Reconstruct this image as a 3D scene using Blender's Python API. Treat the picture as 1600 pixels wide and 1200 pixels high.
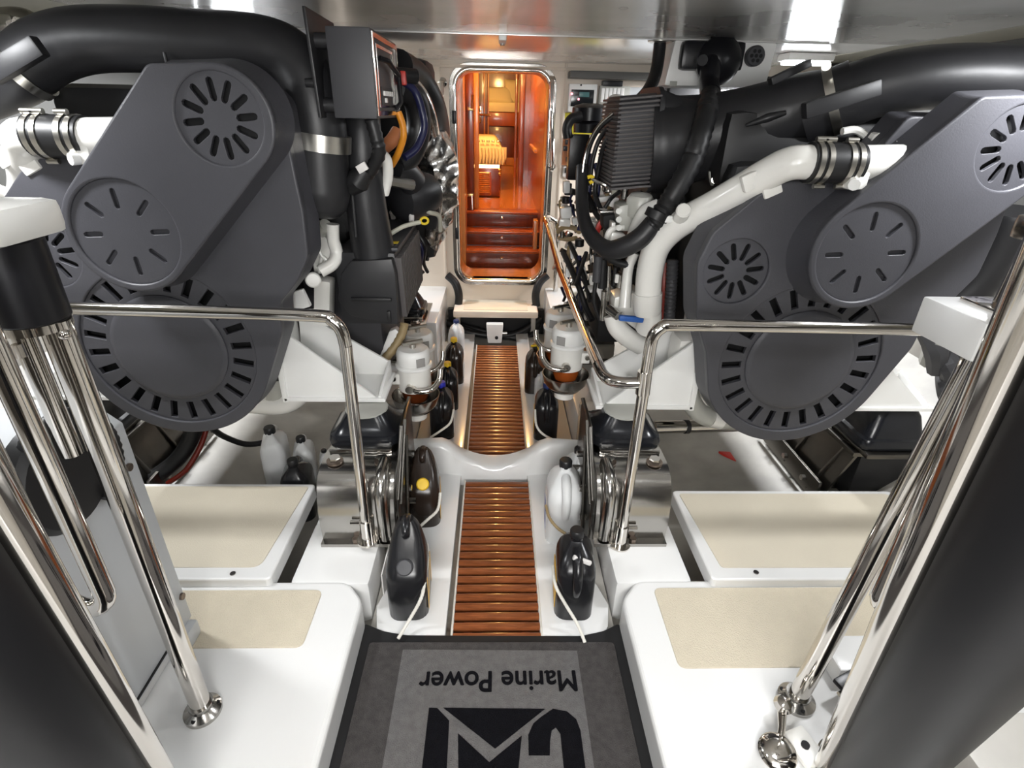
import bpy, bmesh, math, random
from mathutils import Vector, Matrix
random.seed(7)
PI = math.pi
for o in list(bpy.data.objects): bpy.data.objects.remove(o)
SC = bpy.context.scene
COL = SC.collection

# ---------------------------------------------------------------- camera
EYE = Vector((0, 0, 1.35))
_fw = Vector((777-800, 171-600, 0)); _dn = Vector((760-800, 2250-600, 0))
FPX = math.sqrt(-(_fw.x*_dn.x + _fw.y*_dn.y)); _fw.z = _dn.z = FPX
_Y = _fw.normalized(); _Z = -_dn.normalized(); _X = _Y.cross(_Z)
# rows of RW: world axes written in lens axes (right, down, forward)
RW = Matrix((_X, _Y, _Z))
cam = bpy.data.cameras.new('camera'); camo = bpy.data.objects.new('camera', cam); COL.objects.link(camo)
cam.sensor_width = 36; cam.lens = FPX/1600*36; cam.clip_start = .02
m = (RW @ Matrix(((1,0,0),(0,-1,0),(0,0,-1)))).to_4x4(); m.translation = EYE; camo.matrix_world = m
SC.camera = camo
def at(u, v, Y=None, Z=None, X=None):
    """place of a photograph point at a known depth, height or side distance (metres)"""
    d = RW @ Vector((u-800, v-600, FPX))
    s = Y/d.y if Y is not None else ((Z-EYE.z)/d.z if Z is not None else X/d.x)
    return EYE + d*s

# ---------------------------------------------------------------- light and exposure
vs = SC.view_settings; vs.view_transform = 'Standard'; vs.look = 'None'; vs.exposure = 0.14; vs.gamma = 1; vs.use_curve_mapping = False
W = bpy.data.worlds.new('world'); SC.world = W; W.use_nodes = True
W.node_tree.nodes['Background'].inputs[0].default_value = (.9, .95, 1, 1)
W.node_tree.nodes['Background'].inputs[1].default_value = .05
CEIL = 1.593
ENGINE_LAMPS = [(1.33, 2.68, 26), (-1.33, 2.68, 26), (1.33, 3.28, 24), (-1.33, 3.28, 24), (1.33, 1.25, 10), (-1.33, 1.25, 10), (0.55, 0.45, 1.5), (-0.55, 0.45, 1.5)]
def area(name, loc, size, power, col, rot=(0,0,0)):
    l = bpy.data.lights.new(name, 'AREA'); l.shape = 'RECTANGLE'; l.size, l.size_y = size; l.energy = power; l.color = col
    o = bpy.data.objects.new(name, l); COL.objects.link(o); o.location = loc; o.rotation_euler = rot
    return o
# fill light added behind the viewer to brighten front faces; its opening is invented
FILL = area('fill_light', (0, -.925, 1.22), (1.0, .60), 42, (1, .985, .96), (math.radians(84), 0, 0))
CABIN = [(.05, 3.95, 1.85, 28), (.02, 5.0, 1.85, 45), (-.25, 7.3, 1.85, 16)]

# ---------------------------------------------------------------- materials
MAT = {}
def mat(name, col, rough=.5, metal=0, noise=0, scale=8, bump=0, bscale=40, coat=0, trans=0, emit=None, estr=0, aniso=None, spec=.5, stretch=(1,1,1), col2=None, ior=1.45, rvar=0):
    m = bpy.data.materials.new(name); m.use_nodes = True; nt = m.node_tree; b = nt.nodes['Principled BSDF']
    def st(k, v):
        if k in b.inputs: b.inputs[k].default_value = v
    st('Base Color', (*col, 1)); st('Roughness', rough); st('Metallic', metal); st('Coat Weight', coat); st('Coat Roughness', .08)
    st('Transmission Weight', trans); st('Specular IOR Level', spec); st('IOR', ior)
    if emit: st('Emission Color', (*emit, 1)); st('Emission Strength', estr)
    if noise or bump or col2 or rvar:
        tc = nt.nodes.new('ShaderNodeTexCoord'); mp = nt.nodes.new('ShaderNodeMapping'); nt.links.new(tc.outputs['Object'], mp.inputs[0]); mp.inputs['Scale'].default_value = stretch
    if noise or col2 or rvar:
        n = nt.nodes.new('ShaderNodeTexNoise'); n.inputs['Scale'].default_value = scale; n.inputs['Detail'].default_value = 5; nt.links.new(mp.outputs[0], n.inputs[0])
        r = nt.nodes.new('ShaderNodeValToRGB'); r.color_ramp.elements[0].position = .3; r.color_ramp.elements[1].position = .7
        c2 = col2 or tuple(max(0, c*(1-noise)) for c in col)
        r.color_ramp.elements[0].color = (*c2, 1); r.color_ramp.elements[1].color = (*col, 1)
        nt.links.new(n.outputs[0], r.inputs[0])
        if noise or col2: nt.links.new(r.outputs[0], b.inputs['Base Color'])
        if rvar:
            mr = nt.nodes.new('ShaderNodeMapRange'); mr.inputs[3].default_value = max(.02, rough-rvar); mr.inputs[4].default_value = rough+rvar
            nt.links.new(n.outputs[0], mr.inputs[0]); nt.links.new(mr.outputs[0], b.inputs['Roughness'])
    if bump:
        n2 = nt.nodes.new('ShaderNodeTexNoise'); n2.inputs['Scale'].default_value = bscale; n2.inputs['Detail'].default_value = 3; nt.links.new(mp.outputs[0], n2.inputs[0])
        bp = nt.nodes.new('ShaderNodeBump'); bp.inputs['Strength'].default_value = bump; bp.inputs['Distance'].default_value = .004
        nt.links.new(n2.outputs[0], bp.inputs['Height']); nt.links.new(bp.outputs[0], b.inputs['Normal'])
    MAT[name] = m
    return m
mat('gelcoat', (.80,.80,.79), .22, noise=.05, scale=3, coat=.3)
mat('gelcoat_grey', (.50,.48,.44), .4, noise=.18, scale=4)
mat('bilge', (.42,.40,.36), .45, noise=.35, scale=5)
mat('bulkhead', (.80,.70,.59), .3, noise=.05, scale=3)
mat('ceiling', (.84,.83,.81), .2, metal=.42, noise=.08, scale=2.5, rvar=.06, bump=.02, bscale=6)
mat('ceiling_khaki', (.30,.29,.24), .5, noise=.1)
mat('side_panel', (.10,.10,.095), .5, noise=.12, scale=4)
mat('cover', (.062,.062,.071), .44, noise=.12, scale=6, bump=.12, bscale=240)
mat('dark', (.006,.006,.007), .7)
mat('duct', (.020,.020,.022), .42, noise=.3, scale=5, bump=.1, bscale=30)
mat('rubber', (.012,.012,.013), .45, noise=.3, scale=12)
mat('boot', (.010,.011,.014), .22, noise=.2, scale=9)
mat('black_plastic', (.010,.010,.012), .30, spec=.4)
mat('steel_dark', (.16,.15,.135), .28, metal=1, noise=.25, scale=7)
mat('pleat', (.085,.078,.078), .6)
mat('hatch_dark', (.07,.06,.05), .5)
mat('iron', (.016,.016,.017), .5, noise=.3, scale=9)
mat('rust_steel', (.30,.24,.20), .35, metal=1, noise=.3, scale=30)
mat('grey_plastic', (.05,.05,.055), .5)
mat('ecu', (.045,.045,.05), .5, noise=.08)
mat('enamel', (.82,.81,.77), .25, noise=.05, scale=6, coat=.3)
mat('enamel_grey', (.46,.46,.42), .32, noise=.12, scale=8)
mat('white_metal', (.86,.86,.84), .35, noise=.04)
mat('box_grey', (.60,.62,.64), .4, noise=.04)
mat('chrome', (.64,.61,.57), .09, metal=1, rvar=.04, scale=5)
mat('steel', (.46,.445,.42), .18, metal=1, noise=.15, scale=6, rvar=.08)
mat('clamp', (.62,.60,.55), .28, metal=1, noise=.12, scale=30)
mat('foil', (.75,.74,.72), .24, metal=1, bump=.9, bscale=35)
mat('brass', (.55,.42,.18), .3, metal=1)
mat('beige_pad', (.66,.59,.46), .6, noise=.05, scale=20, bump=.7, bscale=320)
mat('beige_flat', (.68,.62,.50), .5, noise=.05, scale=6, bump=.2, bscale=300)
mat('teak', (.31,.095,.033), .26, noise=.45, scale=14, stretch=(1,9,9), coat=.5)
mat('cherry', (.40,.085,.012), .3, noise=.4, scale=5, stretch=(5,5,.6), coat=.4)
mat('cherry_dark', (.17,.030,.005), .3, noise=.4, scale=6, stretch=(5,5,.6), coat=.4)
mat('cherry_light', (.60,.24,.06), .28, noise=.3, scale=5, stretch=(5,5,.6), coat=.4)
mat('parquet', (.62,.21,.04), .16, noise=.4, scale=5, stretch=(7,.8,1), coat=.5)
mat('cream', (.75,.66,.42), .85, bump=.3, bscale=90)
mat('throw', (.72,.60,.36), .9, bump=.9, bscale=70)
mat('stile_black', (.006,.006,.007), .42, spec=.25)
mat('carpet', (.066,.060,.058), .95, noise=.35, scale=60, bump=1, bscale=420)
mat('carpet_light', (.14,.134,.132), .95, noise=.25, scale=60, bump=1, bscale=420)
mat('carpet_black', (.006,.006,.008), .95, spec=.1, noise=.3, scale=60, bump=1, bscale=420)
mat('jug_black', (.012,.012,.014), .25, noise=.2, scale=5)
mat('jug_brown', (.022,.014,.010), .25)
mat('jug_white', (.72,.73,.73), .35, noise=.04)
mat('cap_black', (.012,.012,.013), .4)
mat('cap_grey', (.05,.05,.055), .5)
mat('cap_yellow', (.80,.52,.02), .35)
mat('cap_blue', (.03,.04,.55), .35)
mat('cap_navy', (.015,.03,.12), .35)
mat('label_yellow', (.72,.42,.05), .45)
mat('label_white', (.70,.68,.66), .5)
mat('label_grey', (.30,.29,.28), .5)
mat('label_blue', (.06,.12,.40), .5)
mat('print_black', (.012,.012,.014), .5)
mat('cord', (.70,.68,.62), .8)
mat('cord_dark', (.06,.05,.05), .8)
mat('amber', (.42,.10,.02), .12, trans=.35)
mat('amber_dark', (.10,.022,.006), .15, coat=.5)
mat('red', (.55,.03,.02), .4)
mat('red_dark', (.20,.02,.01), .4)
mat('orange', (.75,.28,.02), .45)
mat('copper_orange', (.55,.20,.08), .5, noise=.3)
mat('yellow', (.80,.58,.02), .4)
mat('yellow_sheet', (.55,.48,.03), .5)
mat('navy', (.012,.014,.055), .35)
mat('blue', (.02,.10,.38), .4)
mat('tan_hose', (.36,.27,.14), .5)
mat('clear_hose', (.55,.54,.45), .3, noise=.1)
mat('screen', (.010,.012,.014), .15)
mat('screen_teal', (.05,.14,.14), .3)
mat('led_red', (.6,.1,.1), .4, emit=(1,.25,.3), estr=4)
mat('lamp_white', (.9,.95,1), .4, emit=(.93,.97,1), estr=30)
mat('fill_glow', (.9,.93,1), .6, emit=(.95,.97,1), estr=3)  # glow of the invented opening behind the viewer
mat('lamp_warm', (1,.8,.4), .4, emit=(1,.70,.25), estr=7)

# ---------------------------------------------------------------- mesh builders
class B:
    def __init__(s): s.bm = bmesh.new()
    def add(s, verts, faces):
        vs = [s.bm.verts.new(v) for v in verts]
        for f in faces:
            try: s.bm.faces.new([vs[i] for i in f])
            except ValueError: pass
        return s
    def box(s, c, size, bev=0, rot=None, seg=2, taper=None):
        """c centre, size full; taper scales the top face in x,y"""
        hx, hy, hz = (d/2 for d in size); tx, ty = taper or (1, 1)
        b2 = bmesh.new()
        co = [(-hx,-hy,-hz),(hx,-hy,-hz),(hx,hy,-hz),(-hx,hy,-hz),(-hx*tx,-hy*ty,hz),(hx*tx,-hy*ty,hz),(hx*tx,hy*ty,hz),(-hx*tx,hy*ty,hz)]
        v = [b2.verts.new(p) for p in co]
        for f in ((3,2,1,0),(4,5,6,7),(0,1,5,4),(1,2,6,5),(2,3,7,6),(3,0,4,7)): b2.faces.new([v[i] for i in f])
        if bev: bmesh.ops.bevel(b2, geom=list(b2.edges), offset=bev, segments=seg, profile=.6, affect='EDGES', clamp_overlap=True)
        M = Matrix.Translation(Vector(c)) @ ((rot if isinstance(rot, Matrix) else Matrix.Rotation(rot, 4, 'Z')) if rot is not None else Matrix())
        s._merge(b2, M); return s
    def _merge(s, b2, M=None):
        if M is not None: bmesh.ops.transform(b2, matrix=M, verts=b2.verts)
        mp = {}
        for v in b2.verts: mp[v] = s.bm.verts.new(v.co)
        for f in b2.faces:
            try: s.bm.faces.new([mp[v] for v in f.verts])
            except ValueError: pass
        b2.free()
    def tube(s, pts, r, seg=14, smooth=0, cap=True, ridges=0, ramp=.12):
        """tube along points; r a number or a list; smooth = subdivisions by Catmull-Rom; ridges = rings per metre"""
        pts = [Vector(p) for p in pts]; rs = list(r) if isinstance(r, (list, tuple)) else [r]*len(pts)
        if smooth:
            q = []; qr = []
            n = len(pts)
            for i in range(n-1):
                p0 = pts[max(i-1, 0)]; p1 = pts[i]; p2 = pts[i+1]; p3 = pts[min(i+2, n-1)]
                for k in range(smooth):
                    t = k/smooth; t2 = t*t; t3 = t2*t
                    q.append(.5*((2*p1)+(p2-p0)*t+(2*p0-5*p1+4*p2-p3)*t2+(3*p1-p0-3*p2+p3)*t3)); qr.append(rs[i]*(1-t)+rs[i+1]*t)
            q.append(pts[-1]); qr.append(rs[-1]); pts, rs = q, qr
        if ridges:
            q = []; qr = []; k = 0
            for i in range(len(pts)-1):
                L = (pts[i+1]-pts[i]).length; c = max(1, int(L*ridges))
                for j in range(c):
                    t = j/c; q.append(pts[i].lerp(pts[i+1], t)); qr.append((rs[i]*(1-t)+rs[i+1]*t)*(1+ramp*(1 if k % 2 else -.3))); k += 1
            q.append(pts[-1]); qr.append(rs[-1]); pts, rs = q, qr
        n = len(pts); tan = []
        for i in range(n):
            d = (pts[min(i+1, n-1)]-pts[max(i-1, 0)]); tan.append(d.normalized() if d.length > 1e-9 else Vector((0,0,1)))
        up = Vector((0,0,1)) if abs(tan[0].z) < .9 else Vector((1,0,0))
        nrm = (up - tan[0]*up.dot(tan[0])).normalized(); rings = []
        for i in range(n):
            nrm = (nrm - tan[i]*nrm.dot(tan[i])); nrm = nrm.normalized() if nrm.length > 1e-6 else tan[i].orthogonal().normalized()
            bn = tan[i].cross(nrm)
            rings.append([s.bm.verts.new(pts[i] + (nrm*math.cos(2*PI*k/seg)+bn*math.sin(2*PI*k/seg))*rs[i]) for k in range(seg)])
        for i in range(n-1):
            for k in range(seg):
                s.bm.faces.new((rings[i][k], rings[i][(k+1) % seg], rings[i+1][(k+1) % seg], rings[i+1][k]))
        if cap:
            s.bm.faces.new(list(reversed(rings[0]))); s.bm.faces.new(rings[-1])
        return s
    def cyl(s, a, b, r, seg=20, r2=None, bev=0):
        a = Vector(a); b = Vector(b); r2 = r if r2 is None else r2
        if bev:
            d = (b-a).normalized()
            return s.tube([a, a+d*bev, b-d*bev, b], [r-bev, r, r2, r2-bev], seg)
        return s.tube([a, b], [r, r2], seg)
    def lathe(s, prof, base=(0,0,0), axis=(0,0,1), seg=24, cap=True):
        """prof: list of (radius, height) along the axis"""
        ax = Vector(axis).normalized(); base = Vector(base); e1 = ax.orthogonal().normalized(); e2 = ax.cross(e1); rings = []
        for r, h in prof:
            rings.append([s.bm.verts.new(base+ax*h+(e1*math.cos(2*PI*k/seg)+e2*math.sin(2*PI*k/seg))*max(r, 1e-4)) for k in range(seg)])
        for i in range(len(prof)-1):
            for k in range(seg): s.bm.faces.new((rings[i][k], rings[i][(k+1) % seg], rings[i+1][(k+1) % seg], rings[i+1][k]))
        if cap: s.bm.faces.new(list(reversed(rings[0]))); s.bm.faces.new(rings[-1])
        return s
    def loft(s, rings, cap=True):
        rr = [[s.bm.verts.new(p) for p in r] for r in rings]; n = len(rr[0])
        for i in range(len(rr)-1):
            for k in range(n): s.bm.faces.new((rr[i][k], rr[i][(k+1) % n], rr[i+1][(k+1) % n], rr[i+1][k]))
        if cap: s.bm.faces.new(list(reversed(rr[0]))); s.bm.faces.new(rr[-1])
        return s
    def prism(s, pts, vec, bev=0, seg=2):
        """polygon of 3D points swept by vec"""
        b2 = bmesh.new(); vec = Vector(vec)
        a = [b2.verts.new(Vector(p)) for p in pts]; c = [b2.verts.new(Vector(p)+vec) for p in pts]; n = len(pts)
        b2.faces.new(list(reversed(a))); b2.faces.new(c)
        for i in range(n): b2.faces.new((a[i], a[(i+1) % n], c[(i+1) % n], c[i]))
        bmesh.ops.recalc_face_normals(b2, faces=b2.faces)
        if bev: bmesh.ops.bevel(b2, geom=list(b2.edges), offset=bev, segments=seg, profile=.6, affect='EDGES', clamp_overlap=True)
        s._merge(b2); return s
    def crumple(s, amp, f=30):
        from mathutils import noise
        bmesh.ops.recalc_face_normals(s.bm, faces=s.bm.faces); s.bm.normal_update()
        for v in s.bm.verts: v.co += v.normal*amp*noise.noise(v.co*f)
        return s
    def sphere(s, c, r, seg=14, sc=(1,1,1)):
        b2 = bmesh.new(); bmesh.ops.create_uvsphere(b2, u_segments=seg, v_segments=max(6, seg//2), radius=r)
        s._merge(b2, Matrix.Translation(Vector(c)) @ Matrix.Diagonal((*sc, 1))); return s
WROOT = set()
def mesh_of(b, name, smooth=38):
    me = bpy.data.meshes.new(name); bmesh.ops.recalc_face_normals(b.bm, faces=b.bm.faces); b.bm.to_mesh(me); b.bm.free()
    if smooth:
        for p in me.polygons: p.use_smooth = True
        me.set_sharp_from_angle(angle=math.radians(smooth))
    return me
def obj(name, b, material, parent=None, smooth=38, label=None, kind=None):
    me = b if isinstance(b, bpy.types.Mesh) else mesh_of(b, name, smooth)
    me.materials.clear(); me.materials.append(MAT[material])
    o = bpy.data.objects.new(name, me); COL.objects.link(o)
    if parent is not None:
        o.parent = parent
        if parent.name in WROOT: o.location = -parent.location
    if label: o['label'] = label
    if kind: o['kind'] = kind
    return o
def solo(name, b, material, label, cat, group=None, smooth=38, kind=None):
    """a thing that is one mesh, or a piece of the setting: origin moved to its base"""
    o = obj(name, b, material, None, smooth)
    xs = [v.co for v in o.data.vertices]
    c = Vector(((min(p.x for p in xs)+max(p.x for p in xs))/2, (min(p.y for p in xs)+max(p.y for p in xs))/2, min(p.z for p in xs)))
    o.data.transform(Matrix.Translation(-c)); o.location = c
    if label: o['label'] = label
    if cat: o['category'] = cat
    if group: o['group'] = group
    if kind: o['kind'] = kind
    return o
def struct(name, b, material, label=None, smooth=38):
    o = obj(name, b, material, None, smooth); o['kind'] = 'structure'; WROOT.discard(o.name)
    if label: o['label'] = label
    return o
def thing(name, label, cat, loc=(0,0,0), rotz=0, group=None, world=False):
    o = bpy.data.objects.new(name, None); COL.objects.link(o); o.location = loc; o.rotation_euler = (0, 0, rotz); o.empty_display_size = .05
    o['label'] = label; o['category'] = cat
    if group: o['group'] = group
    if world: WROOT.add(o.name)
    return o
def dup(root, loc, rotz=0, label=None, scale=None):
    r = root.copy(); COL.objects.link(r); r.location = loc; r.rotation_euler = (0, 0, rotz)
    if scale: r.scale = scale
    if label: r['label'] = label
    for ch in root.children:
        c = ch.copy(); COL.objects.link(c); c.parent = r
        for g in ch.children:
            d = g.copy(); COL.objects.link(d); d.parent = c
    return r
def rounded(w, h, r, n=6, cx=0, cy=0):
    """rounded rectangle outline, counter-clockwise 2D points"""
    out = []
    for sx, sy, a0 in ((1,1,0),(-1,1,90),(-1,-1,180),(1,-1,270)):
        for k in range(n+1):
            a = math.radians(a0+90*k/n); out.append((cx+sx*(w/2-r)+r*math.cos(a), cy+sy*(h/2-r)+r*math.sin(a)))
    return out
def circle(cx, cy, r, n=48): return [(cx+r*math.cos(2*PI*k/n), cy+r*math.sin(2*PI*k/n)) for k in range(n)]
def slot(cx, cy, ang, r0, r1, w, n=4):
    """radial slot with rounded ends"""
    d = Vector((math.cos(ang), math.sin(ang))); e = Vector((-d.y, d.x)); c = Vector((cx, cy)); out = []
    p0 = c+d*(r0+w/2); p1 = c+d*(r1-w/2)
    for k in range(n+1):
        a = -PI/2+PI*k/n; out.append(tuple(p1+(d*math.cos(a)+e*math.sin(a))*w/2))
    for k in range(n+1):
        a = PI/2+PI*k/n; out.append(tuple(p0+(d*math.cos(a)+e*math.sin(a))*w/2))
    return out
def hull_circles(cs, n=40):
    """convex hull of circles (x, y, r)"""
    pts = sorted(set((round(x+r*math.cos(2*PI*k/n), 5), round(y+r*math.sin(2*PI*k/n), 5)) for x, y, r in cs for k in range(n)))
    def half(ps):
        h = []
        for p in ps:
            while len(h) > 1 and (h[-1][0]-h[-2][0])*(p[1]-h[-2][1])-(h[-1][1]-h[-2][1])*(p[0]-h[-2][0]) <= 0: h.pop()
            h.append(p)
        return h
    a = half(pts); b = half(pts[::-1]); return a[:-1]+b[:-1]
def round_poly(pts, r, n=5):
    """polygon with rounded corners; r a number or list"""
    out = []; N = len(pts); rs = r if isinstance(r, (list, tuple)) else [r]*N
    for i in range(N):
        p = Vector(pts[i]); a = (Vector(pts[i-1])-p); b = (Vector(pts[(i+1) % N])-p)
        k = min(rs[i], a.length*.48, b.length*.48)
        A = p+a.normalized()*k; Cc = p+b.normalized()*k
        for j in range(n+1):
            t = j/n; out.append(tuple(A*(1-t)**2+p*2*t*(1-t)+Cc*t*t))
    return out
def sheet(name, loops, depth, M, bevel=0, bres=2):
    """flat plate from outlines (first outer, the others holes), thickness along local -z .. 0 ; M places it"""
    cu = bpy.data.curves.new(name, 'CURVE'); cu.dimensions = '2D'; cu.fill_mode = 'BOTH'; cu.extrude = depth/2-bevel; cu.bevel_depth = bevel; cu.bevel_resolution = bres
    for lp in loops:
        sp = cu.splines.new('POLY'); sp.points.add(len(lp)-1); sp.use_cyclic_u = True
        for p, q in zip(sp.points, lp): p.co = (q[0], q[1], 0, 1)
    o = bpy.data.objects.new(name, cu); COL.objects.link(o)
    dg = bpy.context.evaluated_depsgraph_get(); me = bpy.data.meshes.new_from_object(o.evaluated_get(dg))
    bpy.data.objects.remove(o); bpy.data.curves.remove(cu)
    me.transform(M @ Matrix.Translation((0, 0, -depth/2)))
    b = bmesh.new(); b.from_mesh(me); bmesh.ops.remove_doubles(b, verts=b.verts, dist=1e-5); b.to_mesh(me); b.free()
    for p in me.polygons: p.use_smooth = True
    me.set_sharp_from_angle(angle=math.radians(7)); me.name = name
    return me
def text_mesh(name, body, size, M, depth=.001, shear=0, bold=.0, spacing=1, fat=0):
    cu = bpy.data.curves.new(name, 'FONT'); cu.body = body; cu.size = size; cu.extrude = depth/2; cu.align_x = 'CENTER'; cu.align_y = 'CENTER'; cu.shear = shear; cu.offset = bold; cu.space_character = spacing
    o = bpy.data.objects.new(name, cu); COL.objects.link(o)
    dg = bpy.context.evaluated_depsgraph_get(); me = bpy.data.meshes.new_from_object(o.evaluated_get(dg))
    bpy.data.objects.remove(o); bpy.data.curves.remove(cu)
    if fat:      # heavier strokes: the same outline laid over itself a little to each side
        b = bmesh.new()
        for k, (dx, dy) in enumerate(((0,0),(-fat,0),(fat,0),(0,fat*.7),(0,-fat*.7))):
            c = me.copy(); c.transform(Matrix.Translation((dx,dy,-.00002*k))); b.from_mesh(c); bpy.data.meshes.remove(c)
        b.to_mesh(me); b.free()
    me.transform(M); me.name = name
    return me
def FACE(y):
    """local xy -> world XZ plane at Y=y, local +z toward the viewer (-Y)"""
    return Matrix(((1,0,0,0),(0,0,-1,y),(0,1,0,0),(0,0,0,1)))
def SIDE(x, sgn=1):
    """local (x,y) -> world (Y,Z) on the plane X=x; local +z toward +X*sgn"""
    return Matrix(((0,0,sgn,x),(1,0,0,0),(0,1,0,0),(0,0,0,1)))
def FLAT(z): return Matrix.Translation((0,0,z))
# ================================================================ SETTING
YB = 3.60            # forward bulkhead
YN = -.95            # wall behind the viewer
# hull pan under everything
prof = [(-1.95,1.0),(-1.85,.42),(-1.45,.06),(-1.0,-.07),(-.60,-.10),(-.37,-.05),(.37,-.05),(.60,-.10),(1.0,-.07),(1.45,.06),(1.85,.42),(1.95,1.0)]
b = B(); n = len(prof); ys = [YN+(YB-YN)*k/12 for k in range(13)]
vv = [(x, y, z) for y in ys for x, z in prof]; ff = [(j*n+i, j*n+i+1, (j+1)*n+i+1, (j+1)*n+i) for j in range(12) for i in range(n-1)]
b.add(vv, ff); floor = struct('floor', b, 'bilge', 'grey-beige hull bottom between the engine beds')
for sx, nm in ((-1, 'left'), (1, 'right')):
    b = B().box((sx*1.99, (YN+YB)/2, 1.5), (.08, YB-YN, 1.2))
    struct('wall_'+nm, b, 'side_panel', 'grey lined hull side on the '+nm)
struct('wall_near', B().box((0, YN-.04, .8), (4.0, .08, 2.4)), 'hatch_dark', 'dark wall behind the boarding ladder')
w1 = bpy.data.objects.new('fill_opening', None); COL.objects.link(w1); w1['kind'] = 'structure'; w1['label'] = 'made-up glowing opening in the wall behind the ladder, added as fill light'
obj('fill_frame', sheet('fill_frame', [rounded(1.10,.70,.06,6,0,1.22), rounded(1.0,.60,.04,6,0,1.22)], .03, FACE(YN) @ Matrix.Translation((0,0,-.03)) @ Matrix.Diagonal((1,1,-1,1))), 'white_metal', w1)
obj('pane', B().box((0, YN+.006, 1.22), (1.0,.008,.60)), 'fill_glow', w1)  # emissive sheet added to go with the fill light
# white walkway shell between the engine beds: strips beside the grating with wavy outboard edges
for sx, k in ((-1, 1), (1, 2)):
    e = []
    for i in range(41):
        y = .30+(3.42-.30)*i/40
        w = .30 + .055*math.cos((y-1.15)*2*PI/.56) if y < 1.75 else (.25 if y < 2.75 else .22)
        if y < .95: w = .36
        e.append((sx*w, y, -.022))
    pts = [(sx*.137, .30, -.022)]+e+[(sx*.137, 3.42, -.022)]
    struct('trim_%d' % k, B().prism(pts if sx > 0 else pts[::-1], (0,0,.024), .006), 'gelcoat', 'white moulded walkway edge beside the teak grating')
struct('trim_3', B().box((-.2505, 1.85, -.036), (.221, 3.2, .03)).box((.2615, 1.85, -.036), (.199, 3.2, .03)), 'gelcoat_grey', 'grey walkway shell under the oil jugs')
# saddle frame crossing the walkway between the two gratings
N = 24; b = B(); rows = []
for i in range(N+1):
    t = -1+2*i/N; x = t*.37; z = .055+.16*abs(t)**2.6
    z = .046+2.5*min(abs(x),.20)**2; rows.append((x, z, .006*abs(t)))
prof2 = []
rings = []
for x, z, dy in rows:
    yf = 1.80+dy*6; yb = 1.915-dy*6
    rings.append([(x, yf, -.05), (x, yf-.0, z-.022), (x, yf+.010, z-.006), (x, yf+.026, z), (x, yb-.02, z), (x, yb, z-.018), (x, yb, -.05)])
b.loft(rings); struct('trim_4', b, 'gelcoat', 'white curved saddle frame between the two gratings')
# engine bed stringers, hollowed where the steel mount brackets sit
for sx, k in ((-1, 5), (1, 6)):
    b = B()
    xi, xo = sx*.365, sx*.60
    def beam(y0, y1, z, xi=xi, xo=xo, bev=.02):
        b.box(((xi+xo)/2, (y0+y1)/2, (z-.12)/2), (abs(xo-xi), y1-y0, z+.12), bev)
    beam(1.15, 1.42, .10); beam(1.40, 1.80, .09, bev=.01); beam(1.78, 2.05, .23); beam(2.03, 2.9, .15); beam(2.85, 3.6, .28, xi=sx*.33)
    struct('trim_%d' % k, b, 'gelcoat', 'white engine bed beam along the %s of the walkway' % ('left' if sx < 0 else 'right'))
for sx, k in ((-1, 17), (1, 18)):
    struct('trim_%d' % k, B().box((sx*1.42, -.05, .21), (1.10, 1.35, .22), .01), 'gelcoat_grey', 'beige locker beside the ladder foot, '+('left' if sx < 0 else 'right'))
# hatch side coamings between mat and platforms are part of the platforms (see below)
# forward bulkhead with a rounded door opening
DX0, DX1, DZ0, DZ1 = at(717,300,Y=YB).x, at(850,300,Y=YB).x, at(783,432,Y=YB).z, at(783,112,Y=YB).z
DCX, DCZ, DW, DH = (DX0+DX1)/2, (DZ0+DZ1)/2, DX1-DX0, DZ1-DZ0
wall = [(-1.98,-.12),(1.98,-.12),(1.98,CEIL+.02),(-1.98,CEIL+.02)]
me = sheet('wall_far', [wall, rounded(DW, DH, .085, 8, DCX, DCZ)], .06, FACE(YB-.06))
wf = obj('wall_far', me, 'bulkhead'); wf['kind'] = 'structure'; wf['label'] = 'cream forward bulkhead around the cabin doorway'
for sx, k in ((-1, 21), (1, 22)):
    struct('trim_%d' % k, B().box((sx*1.46, YB-.10, .92), (.96, .06, 1.26), .01), 'iron', 'dark panel added on the bulkhead to darken the gaps past the %s engine' % ('left' if sx < 0 else 'right'))  # added over the lit bulkhead so the gaps past the engines go dark
# raised panel borders on the bulkhead (seams beside the door)
for x in (at(694,300,Y=YB).x, at(872,300,Y=YB).x):
    obj('seam_strip', B().box((x, YB-.066, (DZ0+CEIL)/2), (.014, .014, CEIL-DZ0), .004), 'bulkhead', wf)
obj('seam_strip', B().box((DCX, YB-.066, CEIL-.03), (1.1, .014, .016), .004), 'bulkhead', wf)
# door surround
d1 = bpy.data.objects.new('door_1', None); COL.objects.link(d1); d1['kind'] = 'structure'; d1['label'] = 'rounded watertight doorway with a polished steel rim'
ring = rounded(DW+.012, DH+.012, .09, 10, DCX, DCZ)
obj('frame', B().tube([(x, YB-.078, z) for x, z in ring]+[(ring[0][0], YB-.078, ring[0][1])], .013, 12, cap=False), 'chrome', d1)
obj('flange', sheet('flange', [rounded(DW+.075, DH+.075, .115, 10, DCX, DCZ), rounded(DW, DH, .085, 10, DCX, DCZ)], .012, FACE(YB-.068), .003), 'steel', d1)
rv = B(); rl = rounded(DW, DH, .085, 8, DCX, DCZ)
rv.loft([[(x, YB-.06, z) for x, z in rl], [(x, YB+.20, z) for x, z in rl]], cap=False)
obj('reveal', rv, 'cherry_light', d1)
for zz in (.25, .80):
    obj('hinge', B().box((DX0-.012, YB-.092, DZ0+DH*zz), (.022, .02, .07), .004), 'black_plastic', d1)
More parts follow.
